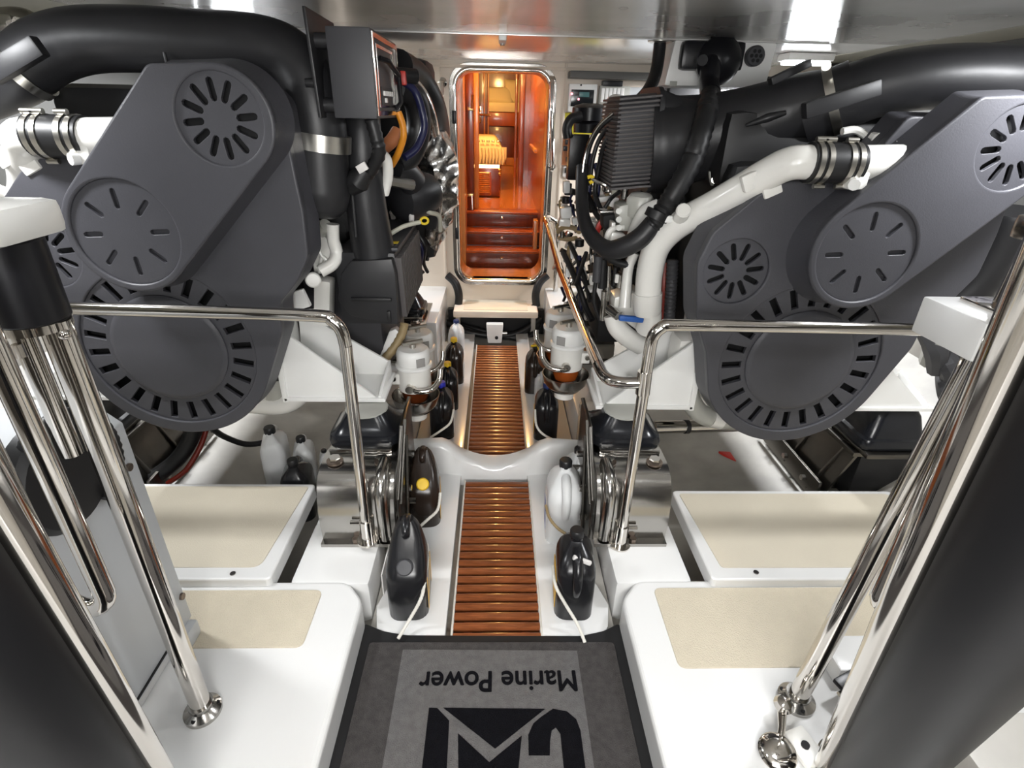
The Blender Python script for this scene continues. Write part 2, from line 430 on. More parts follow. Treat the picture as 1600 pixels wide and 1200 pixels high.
for zz in (.30, .70):   # dog latches on the right side
    g = obj('latch', B().box((DX1+.024, YB-.10, DZ0+DH*zz), (.026, .03, .10), .006), 'chrome', d1)
obj('latch_arm', B().tube([(DX1+.03, YB-.12, DZ0+DH*.70+.02), (DX1+.035, YB-.14, DZ0+DH*.70-.10)], .009, 8), 'chrome', d1)
# ceiling of polished panels
xl, xr = at(75,0,Z=CEIL).x, at(1600,40,Z=CEIL).x
y_s = at(780,53,Z=CEIL).y
cl = B().box(((xl+xr)/2, (YN+y_s)/2-.003, CEIL+.012), (xr-xl, y_s-YN-.006, .024), .003)
ceil = struct('ceiling', cl, 'ceiling', 'polished silver ceiling panels')
obj('panel', B().box(((xl+xr)/2, (YB+y_s)/2, CEIL+.013), (xr-xl, YB-y_s-.004, .024), .003), 'ceiling', ceil)
obj('seam_cover', B().box((0, y_s, CEIL-.002), (xr-xl-.3, .022, .005), .0015), 'ceiling', ceil)
p = at(785, 62, Z=CEIL)
obj('clip', B().box((p.x, y_s+.07, CEIL-.010), (.028, .13, .018), .004), 'white_metal', ceil)
obj('clip_screw', B().cyl((p.x, y_s+.11, CEIL-.019), (p.x, y_s+.11, CEIL-.026), .009, 12), 'steel', ceil)
b = B().box(((xl-1.98)/2, (YN+YB)/2, CEIL+.05), (1.98+xl, YB-YN, .03)).box((xl-.01, (YN+YB)/2, CEIL+.03), (.02, YB-YN, .06))
obj('side_liner', b, 'ceiling_khaki', ceil)
b = B().box(((xr+1.98)/2, (YN+YB)/2, CEIL+.05), (1.98-xr, YB-YN, .03)).box((xr+.01, (YN+YB)/2, CEIL+.03), (.02, YB-YN, .06))
obj('side_liner', b, 'ceiling_khaki', ceil)
p = at(88, 24, Z=CEIL+.02)
obj('liner_edge', B().box((-1.55, p.y+.15, CEIL-.02), (.8, .03, .07), .004), 'ceiling_khaki', ceil)

# LED ceiling lamps
for i, (x, y, pw) in enumerate(ENGINE_LAMPS):
    lab = ['bright white LED lamp at the ceiling edge above the right engine', 'LED lamp at the ceiling edge above the left engine, behind the duct', 'LED lamp behind the white junction box, near the right of the bulkhead', 'LED lamp near the bulkhead above the back of the left engine', 'LED lamp over the front of the right engine, beyond the frame', 'LED lamp over the front of the left engine, beyond the frame', 'LED lamp over the right platform beside the ladder', 'LED lamp over the left platform beside the ladder'][i]
    t = thing('ceiling_lamp', lab, 'lamp', (x, y, CEIL-.045), group='ceiling lamps', world=False)
    obj('housing', B().box((0,0,.030), (.20,.11,.030), .008), 'white_metal', t)
    obj('diffuser', B().box((0,0,.010), (.17,.085,.014), .004), 'lamp_white', t)
    a = area('lamp_light', (x, y, CEIL-.050), (.17,.085), pw, (.97,.98,1)); a.parent = t; a.location = (0,0,-.002)

# ================================================================ CABIN beyond the door
FZ = at(783, 418, Y=3.86).z
def riserZ(v, Y): return at(783, v, Y=Y).z
ys0 = 3.86; z1 = riserZ(392, ys0); ys1 = at(783, 384, Z=z1).y; z2 = riserZ(362, ys1); ys2 = at(783, 355, Z=z2).y; z3 = riserZ(331, ys2)
cx0, cx1 = DX0-.02, DX1+.06
struct('trim_7', B().box((DCX, 3.80, FZ-.02), (1.0, .36, .04)), 'cherry', 'red wood landing just inside the doorway')
st = thing('companion_steps', 'three glossy red wood steps with drawer fronts inside the doorway', 'steps', ((cx0+cx1)/2, ys0, FZ), world=True)
for (y, za, zb, y2) in ((ys0, FZ, z1, ys1), (ys1, z1, z2, ys2), (ys2, z2, z3, ys2+.16)):
    df = obj('drawer_front', B().box(((cx0+cx1)/2, y+.012, (za+zb)/2-.005), (cx1-cx0, .02, zb-za-.014), .003), 'cherry_dark', st)
    p = ((cx0+cx1)/2-.01, y, (za+zb)/2+.012)
    obj('knob', B().lathe([(.004,0),(.005,.008),(.011,.012),(.012,.018),(.007,.023)], p, (0,-1,0), 14), 'chrome', df)
    obj('tread', B().box(((cx0+cx1)/2, (y+y2)/2-.004, zb-.009), (cx1-cx0, y2-y+.008, .018), .004), 'cherry', st)
# upper floor and corridor
YC = 9.2
struct('trim_8', B().box((.2, (ys2+.15+YC)/2, z3-.022), (3.0, YC-ys2-.15, .04)), 'parquet', 'glossy honey wood cabin floor')
struct('trim_9', B().box((.2, (YB+YC)/2, 2.02), (3.4, YC-YB-.2, .04)), 'cream', 'cream cabin headliner')
struct('trim_10', B().box((.2, YC, 1.2), (3.4, .06, 1.8)), 'cherry', 'wood panelled far wall of the cabin')
struct('trim_11', B().box((-1.15, 6.6, 1.2), (.05, 5.0, 1.8)), 'cherry', 'wood panelled left side of the cabin')
# right corridor wall with pilaster
xrw = at(838, 300, Y=4.3).x
struct('trim_12', B().box((xrw+.12, 3.78, 1.18), (.20, .34, 1.7)).box((xrw+.06, 4.9, 1.18), (.10, 1.9, 1.7)), 'cherry', 'red wood right wall of the stairway')
xp = at(815, 200, Y=5.7).x
struct('trim_13', B().box((xp+.22, 5.86, 1.2), (.44, .08, 1.75)).box((xp+.005, 5.80, 1.2), (.05, .05, 1.75), .008), 'cherry_dark', 'dark wood door jamb at the right of the corridor')
struct('trim_14', B().box((at(803,200,Y=6.6).x+.35, 6.6, 1.2), (.6, .05, 1.75)).box((at(803,200,Y=6.6).x+.02, 6.56, 1.2), (.03, .03, 1.75), .006), 'cherry', 'red wood bulkhead edge beside the berth')
# left side : light reveal post, dark door leaf with latches, inner cabin door, louvred cabinet
xl0 = at(727, 250, Y=3.95).x
struct('trim_15', B().box((xl0-.06, 3.92, 1.18), (.12, .22, 1.7)), 'cherry_light', 'honey wood post just inside the doorway, left')
ld = thing('wooden_door', 'dark red wooden door edge with brass lever latches, left in the doorway', 'door', (xl0+.04, 4.25, z3), world=True)
xa, xb = at(728,200,Y=4.25).x, at(740,200,Y=4.25).x
obj('leaf', B().box(((xa+xb)/2, 4.28, (z3+1.95)/2), (xb-xa, .06, 1.95-z3), .004), 'cherry_dark', ld)
xc = at(748,200,Y=4.32).x
obj('edge_strip', B().box(((xb+xc)/2, 4.335, (z3+1.95)/2), (xc-xb, .03, 1.95-z3), .004), 'cherry_light', ld)
for v in (170, 305, 352):
    p = at(735, v, Y=4.235)
    hb = obj('latch', B().box((p.x, 4.24, p.z), (.045, .03, .022), .004), 'brass', ld)
    obj('lever', B().cyl((p.x+.012, 4.22, p.z), (p.x+.016, 4.21, p.z+.085 if v != 305 else p.z-.10), .010, 10), 'chrome', hb)
YI = 6.9
ld2 = thing('cabin_door', 'inner wooden cabin door with a chrome lever handle', 'door', (at(755,200,Y=YI).x, YI, z3), world=True)
xa, xb = at(735,200,Y=YI).x, at(764,200,Y=YI).x
obj('leaf', B().box(((xa+xb)/2, YI, (z3+1.98)/2), (xb-xa, .045, 1.98-z3), .004), 'cherry_dark', ld2)
for u in (757, 763): obj('moulding', B().box((at(u,200,Y=YI).x, YI-.035, (z3+1.98)/2), (.018, .03, 1.98-z3), .004), 'cherry_light', ld2)
p = at(750, 179, Y=YI-.04)
hd = obj('handle_plate', B().box((p.x, YI-.032, p.z), (.03, .012, .17), .004), 'chrome', ld2)
obj('lever', B().tube([(p.x, YI-.05, p.z), (p.x+.03, YI-.08, p.z), (p.x+.12, YI-.08, p.z-.006)], .012, 10), 'chrome', hd)
YL = at(760, 308, Z=z3).y
lc = thing('louvred_cabinet', 'low wooden cabinet with a louvred door and a lit strip along its top', 'cabinet', (at(766,300,Y=YL).x, YL+.2, z3), world=True)
xa, xb = at(740,280,Y=YL).x, at(781,280,Y=YL).x; zt = at(760, 262, Y=YL).z
obj('body', B().box(((xa+xb)/2, YL+.21, (z3+zt)/2), (xb-xa, .40, zt-z3), .006), 'cherry_dark', lc)
xd0, xd1 = at(748,280,Y=YL).x, at(766,280,Y=YL).x
dr = obj('door', B().box(((xd0+xd1)/2, YL+.002, (z3+zt)/2-.01), (xd1-xd0+.02, .018, zt-z3-.05), .003), 'cherry', lc)
for k in range(11):
    z = z3+.045+k*(zt-z3-.07)/11
    obj('louvre', B().box(((xd0+xd1)/2, YL-.010, z), (xd1-xd0-.01, .016, .008), .002, Matrix.Rotation(.5,4,'X')), 'cherry_light', dr)
obj('light_strip', B().box(((xa+xb)/2, YL+.012, zt+.010), (xb-xa-.01, .03, .026), .004), 'lamp_warm', lc)
for v in (266, 272): obj('hinge_knob', B().sphere(at(781,v,Y=YL-.015), .014), 'brass', lc)
# stool bench with fringed throw, berth with pillows
bn = thing('bench', 'bench end under the fringed cream throw', 'bench', (at(765,240,Y=YL).x, YL+.7, z3), world=True)
xa, xb = at(742,240,Y=YL+.45).x, at(788,240,Y=YL+.45).x
zb = at(760, 240, Y=YL+.45).z
obj('seat', B().box(((xa+xb)/2, YL+.75, zb-.05), (xb-xa, .6, .10), .03), 'cream', bn)
obj('base', B().box(((xa+xb)/2, YL+.77, (z3+zb-.10)/2), (xb-xa-.06, .54, zb-.10-z3), .006), 'cherry', bn)
b = B(); rings = []
zt2 = at(760, 211, Y=YL+.45).z
for j in range(13):
    t = j/12; x = xa+(xb-xa+.02)*t; arch = zt2-.02 - max(0, t-.55)**2*1.1
    rings.append([(x, YL+.43+.02*math.sin(j*2.1), zb-.03-.05*(j % 2)), (x, YL+.41, zb+.06), (x, YL+.43, (zb+arch)/2+.04), (x, YL+.52, arch), (x, YL+.95, arch+.01), (x, YL+1.06, zb-.02), (x, YL+1.04, zb-.03), (x, YL+.90, arch-.03), (x, YL+.55, arch-.03), (x, YL+.46, zb+.03)])
b.loft(rings)
tb = solo('throw_blanket', b, 'throw', 'cream knitted throw with tassels draped over the bench', 'blanket', smooth=70)
o = B()
for k in range(9):
    x = xa+(xb-xa)*(k+.5)/9; o.tube([(x, YL+.40, zb+.05), (x+.008, YL+.395, zb-.02), (x, YL+.40, zb-.09)], [.012,.014,.006], 6)
tas = obj('tassel_fringe', o, 'cream', tb); tas.location = -tb.location
o = B()
for k in range(5): o.box((xa+(xb-xa)*(k+.8)/6.2, YL+.402, (zb+zt2)/2+.03), (.03,.008,.02), .003)
tas = obj('pattern_row', o, 'brass', tb); tas.location = -tb.location
yb_ = 7.9
bd = thing('berth', 'raised wood berth with cream bedding at the end of the cabin', 'bed', (at(785,170,Y=yb_).x, 8.4, z3), world=True)
xa, xb = at(735,170,Y=yb_).x, at(815,170,Y=yb_).x; zm = at(785,165,Y=yb_).z
obj('mattress', B().box(((xa+xb)/2, 8.45, zm-.02), (xb-xa, 1.1, .12), .04), 'cream', bd)
obj('bed_front', B().box(((xa+xb)/2, 7.93, zm-.16), (xb-xa, .05, .16), .006), 'cherry', bd)
obj('base', B().box(((xa+xb)/2, 8.45, (z3+zm-.24)/2), (xb-xa, .95, zm-.24-z3), .006), 'cherry_dark', bd)
obj('plinth', B().box(((xa+xb)/2, 7.96, z3+.05), (xb-xa, .02, .10), .004), 'cherry_light', bd)
def pillow(cx, cy, cz, w, h, t, tilt, label, rz=0):
    b = B(); rings = []
    N = 10
    for i in range(N+1):
        u = -1+2*i/N; rr = []
        for k in range(20):
            a = 2*PI*k/20; c = math.cos(a); s_ = math.sin(a)
            th = (1-abs(u)**2.6)**.5 if abs(u) < 1 else 0
            rr.append((u*w/2*(1-.04*(1-abs(s_))), math.copysign(abs(s_)**.9, s_)*t/2*(th*.95+.05)*(1-abs(c)**4*.75), math.copysign(abs(c)**.6, c)*h/2*(1+.03*abs(u))))
        rings.append(rr)
    b.loft(rings)
    bmesh.ops.transform(b.bm, matrix=Matrix.Translation((cx, cy, cz)) @ Matrix.Rotation(rz,4,'Z') @ Matrix.Rotation(tilt,4,'X'), verts=b.bm.verts)
    return solo('pillow', b, 'cream', label, 'pillow', smooth=80, group='pillows on the berth')
p = at(779, 149, Y=8.2); pillow(p.x-.03, 8.3, p.z, .46, .22, .12, -.4, 'cream rectangular pillow lying flat on the berth')
p = at(801, 146, Y=8.2); pillow(p.x+.07, 8.35, p.z+.02, .36, .30, .12, -.25, 'second cream pillow tilted at the right end of the berth', .2)
# sideboard at the right
sb = thing('sideboard', 'wooden counter with a pale top along the right of the stairway', 'cabinet', (at(845,300,Y=4.9).x, 4.9, z3), world=True)
xs_ = at(840, 240, Y=4.6).x; zs = at(840, 236, Y=4.6).z
obj('top', B().box((xs_+.10, 4.95, zs), (.26, .75, .03), .008), 'cherry_light', sb)
obj('body', B().box((xs_+.12, 4.95, (zs+z3)/2-.01), (.20, .72, zs-z3-.03), .006), 'cherry_dark', sb)
struct('trim_16', B().box((xrw-.02, 3.98, z1-.10), (.03, .10, .60), .004), 'cherry_light', 'honey wood stringer at the right of the steps')
for i, (x, y, z, p) in enumerate(CABIN):
    t = thing('cabin_lamp', ['warm downlight just inside the doorway', 'warm downlight above the upper cabin floor', 'warm downlight near the berth'][i], 'lamp', (x, y, z+.10), group='cabin downlights')
    obj('bezel', B().lathe([(.05,.02),(.06,.01),(.055,0),(.045,-.002)], seg=20), 'brass', t)
    obj('lens', B().lathe([(.044,-.001),(.03,-.006),(.002,-.008)], seg=20), 'lamp_warm', t)
    l = bpy.data.lights.new('cabin_light', 'POINT'); l.energy = p; l.color = (1, .58, .20); l.shadow_soft_size = .06
    lo = bpy.data.objects.new('cabin_light', l); COL.objects.link(lo); lo.parent = t; lo.location = (0,0,-.09)
# ================================================================ WALKWAY THINGS
def grating(y0, y1, n, label):
    t = thing('teak_grating', label, 'grating', (.011, (y0+y1)/2, 0), world=True)
    pitch = (y1-y0)/n
    me = mesh_of(B().box((0,0,0), (.255, pitch*.60, .022), .005), 'slat')
    for k in range(n):
        o = obj('slat', me, 'teak', t); o.location = Vector((.011, y0+pitch*(k+.5), -.006))-t.location
    for sx in (-1, 1): obj('bearer', B().box((.011+sx*.085, (y0+y1)/2, -.020), (.022, y1-y0, .012), .002), 'cherry_dark', t)
    obj('gap_shade', B().box((.011, (y0+y1)/2, -.040), (.258, y1-y0, .012), .002), 'iron', t)  # dark sheet added below the slats, standing in for shade in the gaps
    for sx in (-1, 1): obj('edge_rope', B().tube([(.011+sx*.130, y0, .001), (.011+sx*.130, y1, .001)], .0035, 8), 'cord', t)
    return t
grating(1.031, 1.775, 21, 'nearer teak slat grating in front of the white saddle frame')
grating(1.93, 3.19, 36, 'farther teak slat grating leading to the cabin step')
# mat
MZ = .006
def mp(zu, zv): p = at(480+zu/2.759, 960+zv/2.759, Z=MZ+.006); return (p.x, p.y)
a0 = mp(260, 85); a1 = mp(1340, 90)
mt = thing('floor_mat', 'black and grey printed carpet mat at the foot of the ladder', 'mat', (0, .7, 0), world=True)
xm0, xm1, ym1, ym0 = -.375, .372, 1.055, .15
out = [(xm0, ym0), (xm1, ym0), (xm1, ym1+.03), (xm1-.05, ym1+.004), (xm1-.12, ym1-.012), (xm0+.13, ym1-.006), (xm0+.06, ym1+.008), (xm0, ym1+.035)]
obj('rubber_border', sheet('rubber_border', [round_poly(out, .012)], .006, FLAT(MZ), .002), 'rubber', mt)
obj('carpet', sheet('carpet', [round_poly([(xm0+.03, ym0+.03), (xm1-.03, ym0+.03), (xm1-.03, ym1-.035), (xm0+.03, ym1-.03)], .01)], .006, FLAT(MZ+.004), .001), 'carpet', mt)
q0 = mp(415, 150); q1 = mp(1160, 155); q2 = mp(1240, 662); q3 = mp(360, 662)
xa, xb = mp(412, 152)[0], mp(1163, 155)[0]
obj('grey_panel', sheet('grey_panel', [[(xa, ym0+.06), (xb, ym0+.06), (xb, q1[1]), (xa, q0[1])]], .003, FLAT(MZ+.005)), 'carpet_light', mt)
w0 = mp(485, 285); w1 = mp(1160, 295)
tm = text_mesh('lettering', 'Marine Power', 1.0, Matrix())
bb = [v.co for v in tm.vertices]; tw = max(p.x for p in bb)-min(p.x for p in bb)
cxm = (max(p.x for p in bb)+min(p.x for p in bb))/2
k = (w1[0]-w0[0])/tw
bpy.data.meshes.remove(tm)
yh = abs(mp(800,225)[1]-mp(800,330)[1])
tm = text_mesh('lettering', 'Marine Power', 1.0, Matrix.Translation(((w0[0]+w1[0])/2, mp(820,283)[1], MZ+.0062)) @ Matrix.Rotation(PI,4,'Z') @ Matrix.Diagonal((k, k*1.12, 1, 1)) @ Matrix.Translation((-cxm,0,0)), depth=.0016, fat=.018)
obj('lettering', tm, 'carpet_black', mt, label='black words Marine Power, upside down to the viewer')
def mark(name, zp):
    obj(name, sheet(name, [[mp(*q) if isinstance(q, tuple) else q for q in zp]], .0022, FLAT(MZ+.0062)), 'carpet_black', mt)
far = lambda u, dv: (mp(u, 640)[0], mp(u, 640)[1]-dv)
def poly(name, pts): obj(name, sheet(name, [pts], .0022, FLAT(MZ+.0062)), 'carpet_black', mt)
poly('emblem_triangle', [mp(587,402), mp(1025,407), mp(810,578)])
L = [mp(525,402), mp(560,403), mp(612,458), mp(600,662)]; R0 = mp(495,662)
d = Vector(mp(600,662))-Vector(mp(608,500)); d.normalize()
poly('emblem_bar', [mp(525,402), mp(560,403), mp(612,458), tuple(Vector(mp(606,640))+Vector((0,-.06))), tuple(Vector(mp(497,640))+Vector((0,-.06)))])
poly('emblem_leg', [mp(650,512), mp(785,637), mp(925,522), tuple(Vector(mp(897,640))+Vector((0,-.06))), tuple(Vector(mp(660,640))+Vector((0,-.06)))])
co = [mp(955,607), mp(953,520), mp(975,470), mp(1010,440), mp(1060,407), mp(1120,418), mp(1160,452), mp(1178,500), mp(1186,560)]
ci = [mp(1100,640), mp(1096,560), mp(1092,515), mp(1072,487), mp(1054,500), mp(1047,545), mp(1046,607)]
ymid = mp(1000,655)[1]
up = co+[]; lo_ = [(x, 2*ymid-y) for x, y in reversed(co)]; loi = [(x, 2*ymid-y) for x, y in reversed(ci[1:])]
poly('emblem_letter', co+lo_[:1]+[lo_[0]]+lo_[1:]+loi+ci[1:])

# step box at the bulkhead
zs = at(775, 468, Y=YB-.06).z; ysf = at(775, 487, Z=zs).y
sxa, sxb = at(708, 488, Y=ysf).x, at(841, 488, Y=ysf).x
st = thing('bulkhead_step', 'cream step with a tan tread pad below the cabin doorway', 'step', ((sxa+sxb)/2, (ysf+YB)/2, zs-.04), world=True)
obj('body', B().box(((sxa+sxb)/2, (ysf+YB-.06)/2, zs-.022), (sxb-sxa, YB-.06-ysf, .044), .008), 'bulkhead', st)
obj('tread_pad', B().box(((sxa+sxb)/2, (ysf+YB-.06)/2+.0, zs+.001), (sxb-sxa-.13, YB-.06-ysf-.05, .006), .002), 'beige_flat', st)
for sx in (-1, 1): obj('screw', B().cyl(((sxa+sxb)/2+sx*((sxb-sxa)/2-.03), (ysf+YB)/2-.02, zs-.002), ((sxa+sxb)/2+sx*((sxb-sxa)/2-.03), (ysf+YB)/2-.02, zs+.003), .010, 14), 'steel', st)
for sx in (-1, 1): obj('leg', B().box(((sxa+sxb)/2+sx*((sxb-sxa)/2-.02), YB-.13, (zs-.044-.05)/2), (.03, .12, zs-.044+.05), .004), 'gelcoat_grey', st)
struct('trim_19', B().box(((sxa+sxb)/2, 3.50, .03), (sxb-sxa+.1, .04, .22)), 'iron', 'dark panel standing in for the shade under the cabin step')  # shade behind the hoses painted in as a dark panel
# cavity under the step: bracket and dark hoses
bb_ = thing('bilge_bracket', 'small white pump bracket at the far end of the grating', 'bracket', at(773,525,Y=3.26), world=True)
p = at(773, 522, Y=3.26)
obj('body', B().prism([(p.x-.055,3.30,p.z+.07),(p.x+.055,3.30,p.z+.07),(p.x+.045,3.30,p.z-.06),(p.x-.045,3.30,p.z-.06)], (0,-.05,0), .008), 'white_metal', bb_)
obj('bolt', B().cyl((p.x+.012,3.25,p.z-.02),(p.x+.012,3.243,p.z-.02),.011,12), 'dark', bb_)
obj('side_bolt', B().cyl((p.x+.05,3.28,p.z-.0),(p.x+.08,3.28,p.z),.012,10), 'steel', bb_)
for i, (a, c_, e_, r) in enumerate(((690,735,845,.022),(700,760,838,.018),(712,790,842,.02))):
    pts = [at(a,500+i*3,Y=3.46), at(c_,520+i*3,Y=3.40), at((c_+e_)/2+10,523+i*2,Y=3.40), at(e_,498+i*3,Y=3.46)]
    solo('bilge_hose', B().tube(pts, r, 10, smooth=8), 'rubber', ['upper','middle','lower'][i]+' dark hose looping under the cabin step', 'hose', 'hoses under the step')
for sx in (-1, 1):
    solo('bulkhead_hose', B().tube([at(777+sx*78,430,Y=3.47), at(777+sx*66,442,Y=3.45), at(777+sx*60,460,Y=3.44), at(777+sx*61,478,Y=3.44)], .026, 12, smooth=8), 'rubber', 'thick black hose bending down at the %s of the step' % ('left' if sx < 0 else 'right'), 'hose', 'hoses beside the step')

# hatch trays (farther) and step platforms (nearer)
def tray(sx):
    z = .13; 
    if sx < 0: x_in, x_out = at(488,762,Z=z).x, -1.5
    else: x_in, x_out = at(1053,768,Z=z).x, at(1388,770,Z=z).x
    y1 = at(300,757,Z=z).y if sx < 0 else at(1200,768,Z=z).y; y0 = at(300,903,Z=z).y if sx < 0 else at(1200,903,Z=z).y
    t = thing('deck_hatch', 'white framed hatch with a smooth cream panel under the %s engine' % ('left' if sx < 0 else 'right'), 'hatch', ((x_in+x_out)/2, (y0+y1)/2, z-.06), world=True)
    if sx < 0: pl = [(x_out,y0),(x_in,y0),(x_in,y1),(x_out,y1)]
    else: pl = [(x_in,y0),(x_out+.22,y0),(x_out+.22,y1-.14),(x_out,y1),(x_in,y1)]
    obj('frame', sheet('frame', [round_poly(pl, .012)], .055, FLAT(z), .006), 'gelcoat', t)
    c = Vector((sum(p[0] for p in pl)/len(pl), sum(p[1] for p in pl)/len(pl)))
    i_ = .028
    if sx < 0: pi = [(x_out+.03,y0+i_+.012),(x_in-i_-.012,y0+i_+.012),(x_in-.014,y1-.014),(x_out+.03,y1-.014)]
    else: pi = [(x_in+i_+.01,y0+i_+.012),(x_out+.16,y0+i_+.012),(x_out+.18,y1-.15),(x_out-.02,y1-.016),(x_in+.014,y1-.016)]
    obj('panel', sheet('panel', [round_poly(pi, [.03,.03,.01,.01] if sx < 0 else .012)], .006, FLAT(z+.003), .001), 'beige_flat', t)
    p = at(362, 900, Z=z) if sx < 0 else at(1183, 898, Z=z)
    obj('latch_screw', B().cyl((p.x, p.y+.008, z-.001), (p.x, p.y+.008, z+.003), .008, 12), 'steel', t)
    # low supports
    for xx in (min(x_in,x_out)+.1, max(x_in,x_out)-.1): obj('support', B().box((xx, (y0+y1)/2, .0), (.03, y1-y0-.06, .15), .003), 'gelcoat_grey', t)
tray(-1); tray(1)
def platform(sx):
    z = .10
    xi = sx*.385; xo = sx*1.75; y1 = at(777, 912, Z=z).y
    t = thing('step_platform', 'white moulded platform with a textured cream pad at the foot of the ladder, %s' % ('left' if sx < 0 else 'right'), 'platform', ((xi+xo)/2, .4, 0), world=True)
    pl = [(xi, -.6), (xi, y1-.06), (xi+sx*.05, y1), (xo, y1), (xo, -.6)]
    if sx < 0: pl = pl[::-1]
    obj('body', sheet('body', [round_poly(pl, [.02]*5)], z+.06, FLAT(z), .014, 3), 'gelcoat', t)
    if sx < 0: p0 = at(503, 925, Z=z); pn = at(478, 1012, Z=z); xx = at(503,925,Z=z).x; ya = at(400,1012,Z=z).y; yb2 = at(400,924,Z=z).y; xo2 = -1.45
    else: xx = at(1022,922,Z=z).x; ya = at(1180,1043,Z=z).y; yb2 = at(1150,920,Z=z).y; xo2 = 1.5
    pp = [(xx, ya), (xx, yb2), (xo2, yb2), (xo2, ya)]
    obj('pad', sheet('pad', [round_poly(pp if sx < 0 else pp[::-1], .02)], .006, FLAT(z+.004), .0015), 'beige_pad', t)
platform(-1); platform(1)
# ================================================================ ENGINES
EXL, EXR = -.972, .948
def loc_r(u, v, Y): p = at(u, v, Y=Y); return Vector((p.x-EXR, p.y, p.z))
PLATE = [(-.373,.985),(-.345,.82),(-.295,.71)] + [(.285*math.cos(math.radians(a)), .68+.285*math.sin(math.radians(a))) for a in range(203, 346, 8)] + \
        [(.335,.735),(.345,.83),(.405,.895),(.447,.965),(.452,1.08),(.436,1.33),(.40,1.365),(.10,1.365),(.0,1.205),(-.17,1.205),(-.235,1.175),(-.345,1.07)]
BLOW, BUP = (.036, 1.040), (.328, 1.305)
def bump_hull(g=0): return hull_circles([(BLOW[0], BLOW[1], .152+g), (.332, 1.300, .122+g), (.204, 1.388, .028+g)], 48)
def engine(ex, ez, left):
    nm = 'left' if left else 'right'
    t = thing('marine_engine', 'white marine diesel engine with dark grey slotted belt covers, %s of the walkway' % nm, 'engine', (ex, 2.1, .40+ez), world=True)
    off = Matrix.Translation((ex, 0, ez))
    def T(b): bmesh.ops.transform(b.bm, matrix=off, verts=b.bm.verts); return b
    def S(name, loops, d, M, bev=0): return sheet(name, loops, d, off @ M, bev)
    # --- hidden bulk
    obj('block', T(B().box((0,2.28,.80), (.52,1.30,.62), .05)), 'iron', t)
    obj('rocker_cover', T(B().box((.0,2.30,1.27), (.56,1.16,.22), .05)), 'iron', t)
    obj('cylinder_head', T(B().box((-.02,2.28,1.16), (.48,1.25,.16), .04)), 'iron', t)
    obj('oil_pan', T(B().box((0,2.2,.47), (.36,1.1,.14), .05)), 'enamel', t)
    # --- belt cover: lower plate with round vents
    pl = round_poly(PLATE, .014, 3)
    lc = obj('belt_cover', S('belt_cover', [pl, circle(-.261, .962, .099, 40), circle(0, .68, .255, 64)], .030, FACE(1.50), .005), 'cover', t)
    b = B(); pin = [(x*1.0, z) for x, z in pl]
    b.loft([[(x, 1.512, z) for x, z in pin], [(x*1.035-.002, 1.60, .85+(z-.85)*1.03) for x, z in pin]], cap=False)
    obj('cover_skirt', T(b), 'cover', t)
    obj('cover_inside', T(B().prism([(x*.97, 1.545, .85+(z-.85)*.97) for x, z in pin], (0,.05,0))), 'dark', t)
    def vent(name, parent, c, r, n, r0, r1, w, y, through=True, a0=.13):
        hs = [slot(c[0], c[1], a0+2*PI*k/n, r0, r1, w) for k in range(n)]
        d = obj(name, S(name, [circle(c[0], c[1], r-.0015, 56)]+hs, .012, FACE(y), .0015), 'cover', t)
        obj('slot_backing', T(B().cyl((c[0], y+(.013 if not through else .03), c[1]), (c[0], y+(.02 if not through else .034), c[1]), r-.004, 40)), 'cover' if not through else 'dark', d)
        rim = B().tube([(c[0]+(r+.001)*math.cos(2*PI*k/56), y-.004, c[1]+(r+.001)*math.sin(2*PI*k/56)) for k in range(57)], .0022, 6, cap=False)
        return d
    vent('small_vent', lc, (-.261,.962), .094, 11, .030, .084, .0175, 1.508)
    hs = [slot(0, .68, .06+2*PI*k/24, .168, .254, .0235, 1) for k in range(24)]
    dr = obj('damper_ring', S('damper_ring', [circle(0,.68,.2485,72), circle(0,.68,.168,64)]+hs, .014, FACE(1.507), .0015), 'cover', t)
    obj('damper_disc', T(B().lathe([(.1675,.012),(.1675,-.004),(.160,-.010),(.150,-.011),(.02,-.014),(.002,-.014)], (0,1.507,.68), (0,1,0), 64)), 'cover', t)
    # --- upper belt guard standing proud
    gl = bump_hull(-.002); gs = bump_hull(-.007)
    ug = obj('upper_guard', S('upper_guard', [gs, circle(*BLOW,.137,56), circle(*BUP,.105,56)], .026, FACE(1.405), .006), 'cover', t)
    b = B(); go = bump_hull(.010); n1 = len(gl)
    cen = Vector((.18,1.18))
    b.loft([[(x, 1.418, z) for x, z in gl], [(cen.x+(x-cen.x)*1.02, 1.465, cen.y+(z-cen.y)*1.02) for x, z in gl], [(cen.x+(x-cen.x)*1.06, 1.502, cen.y+(z-cen.y)*1.06) for x, z in gl]], cap=False)
    obj('guard_skirt', T(b), 'cover', t)
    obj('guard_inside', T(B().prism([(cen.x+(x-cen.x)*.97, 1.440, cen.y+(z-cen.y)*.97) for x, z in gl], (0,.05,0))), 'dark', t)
    vent('guard_vent', ug, BUP, .1005, 12, .036, .089, .0185, 1.4105, True, .1)
    vent('guard_plate', ug, BLOW, .131, 8, .058, .110, .0155, 1.412, False, .05)
    # --- white coolant crossover pipe with rubber coupling
    cp = [loc_r(1425,240,1.50), loc_r(1335,247,1.47)]
    P1 = loc_r(1272,246,1.465); path = [P1, loc_r(1240,247,1.475), loc_r(1205,262,1.51), loc_r(1120,312,1.60), loc_r(1060,345,1.66), loc_r(1028,378,1.69), loc_r(1016,420,1.70), loc_r(1013,462,1.70)]
    cpipe = obj('coolant_pipe', T(B().tube(path, .042, 18, smooth=6)), 'enamel', t)
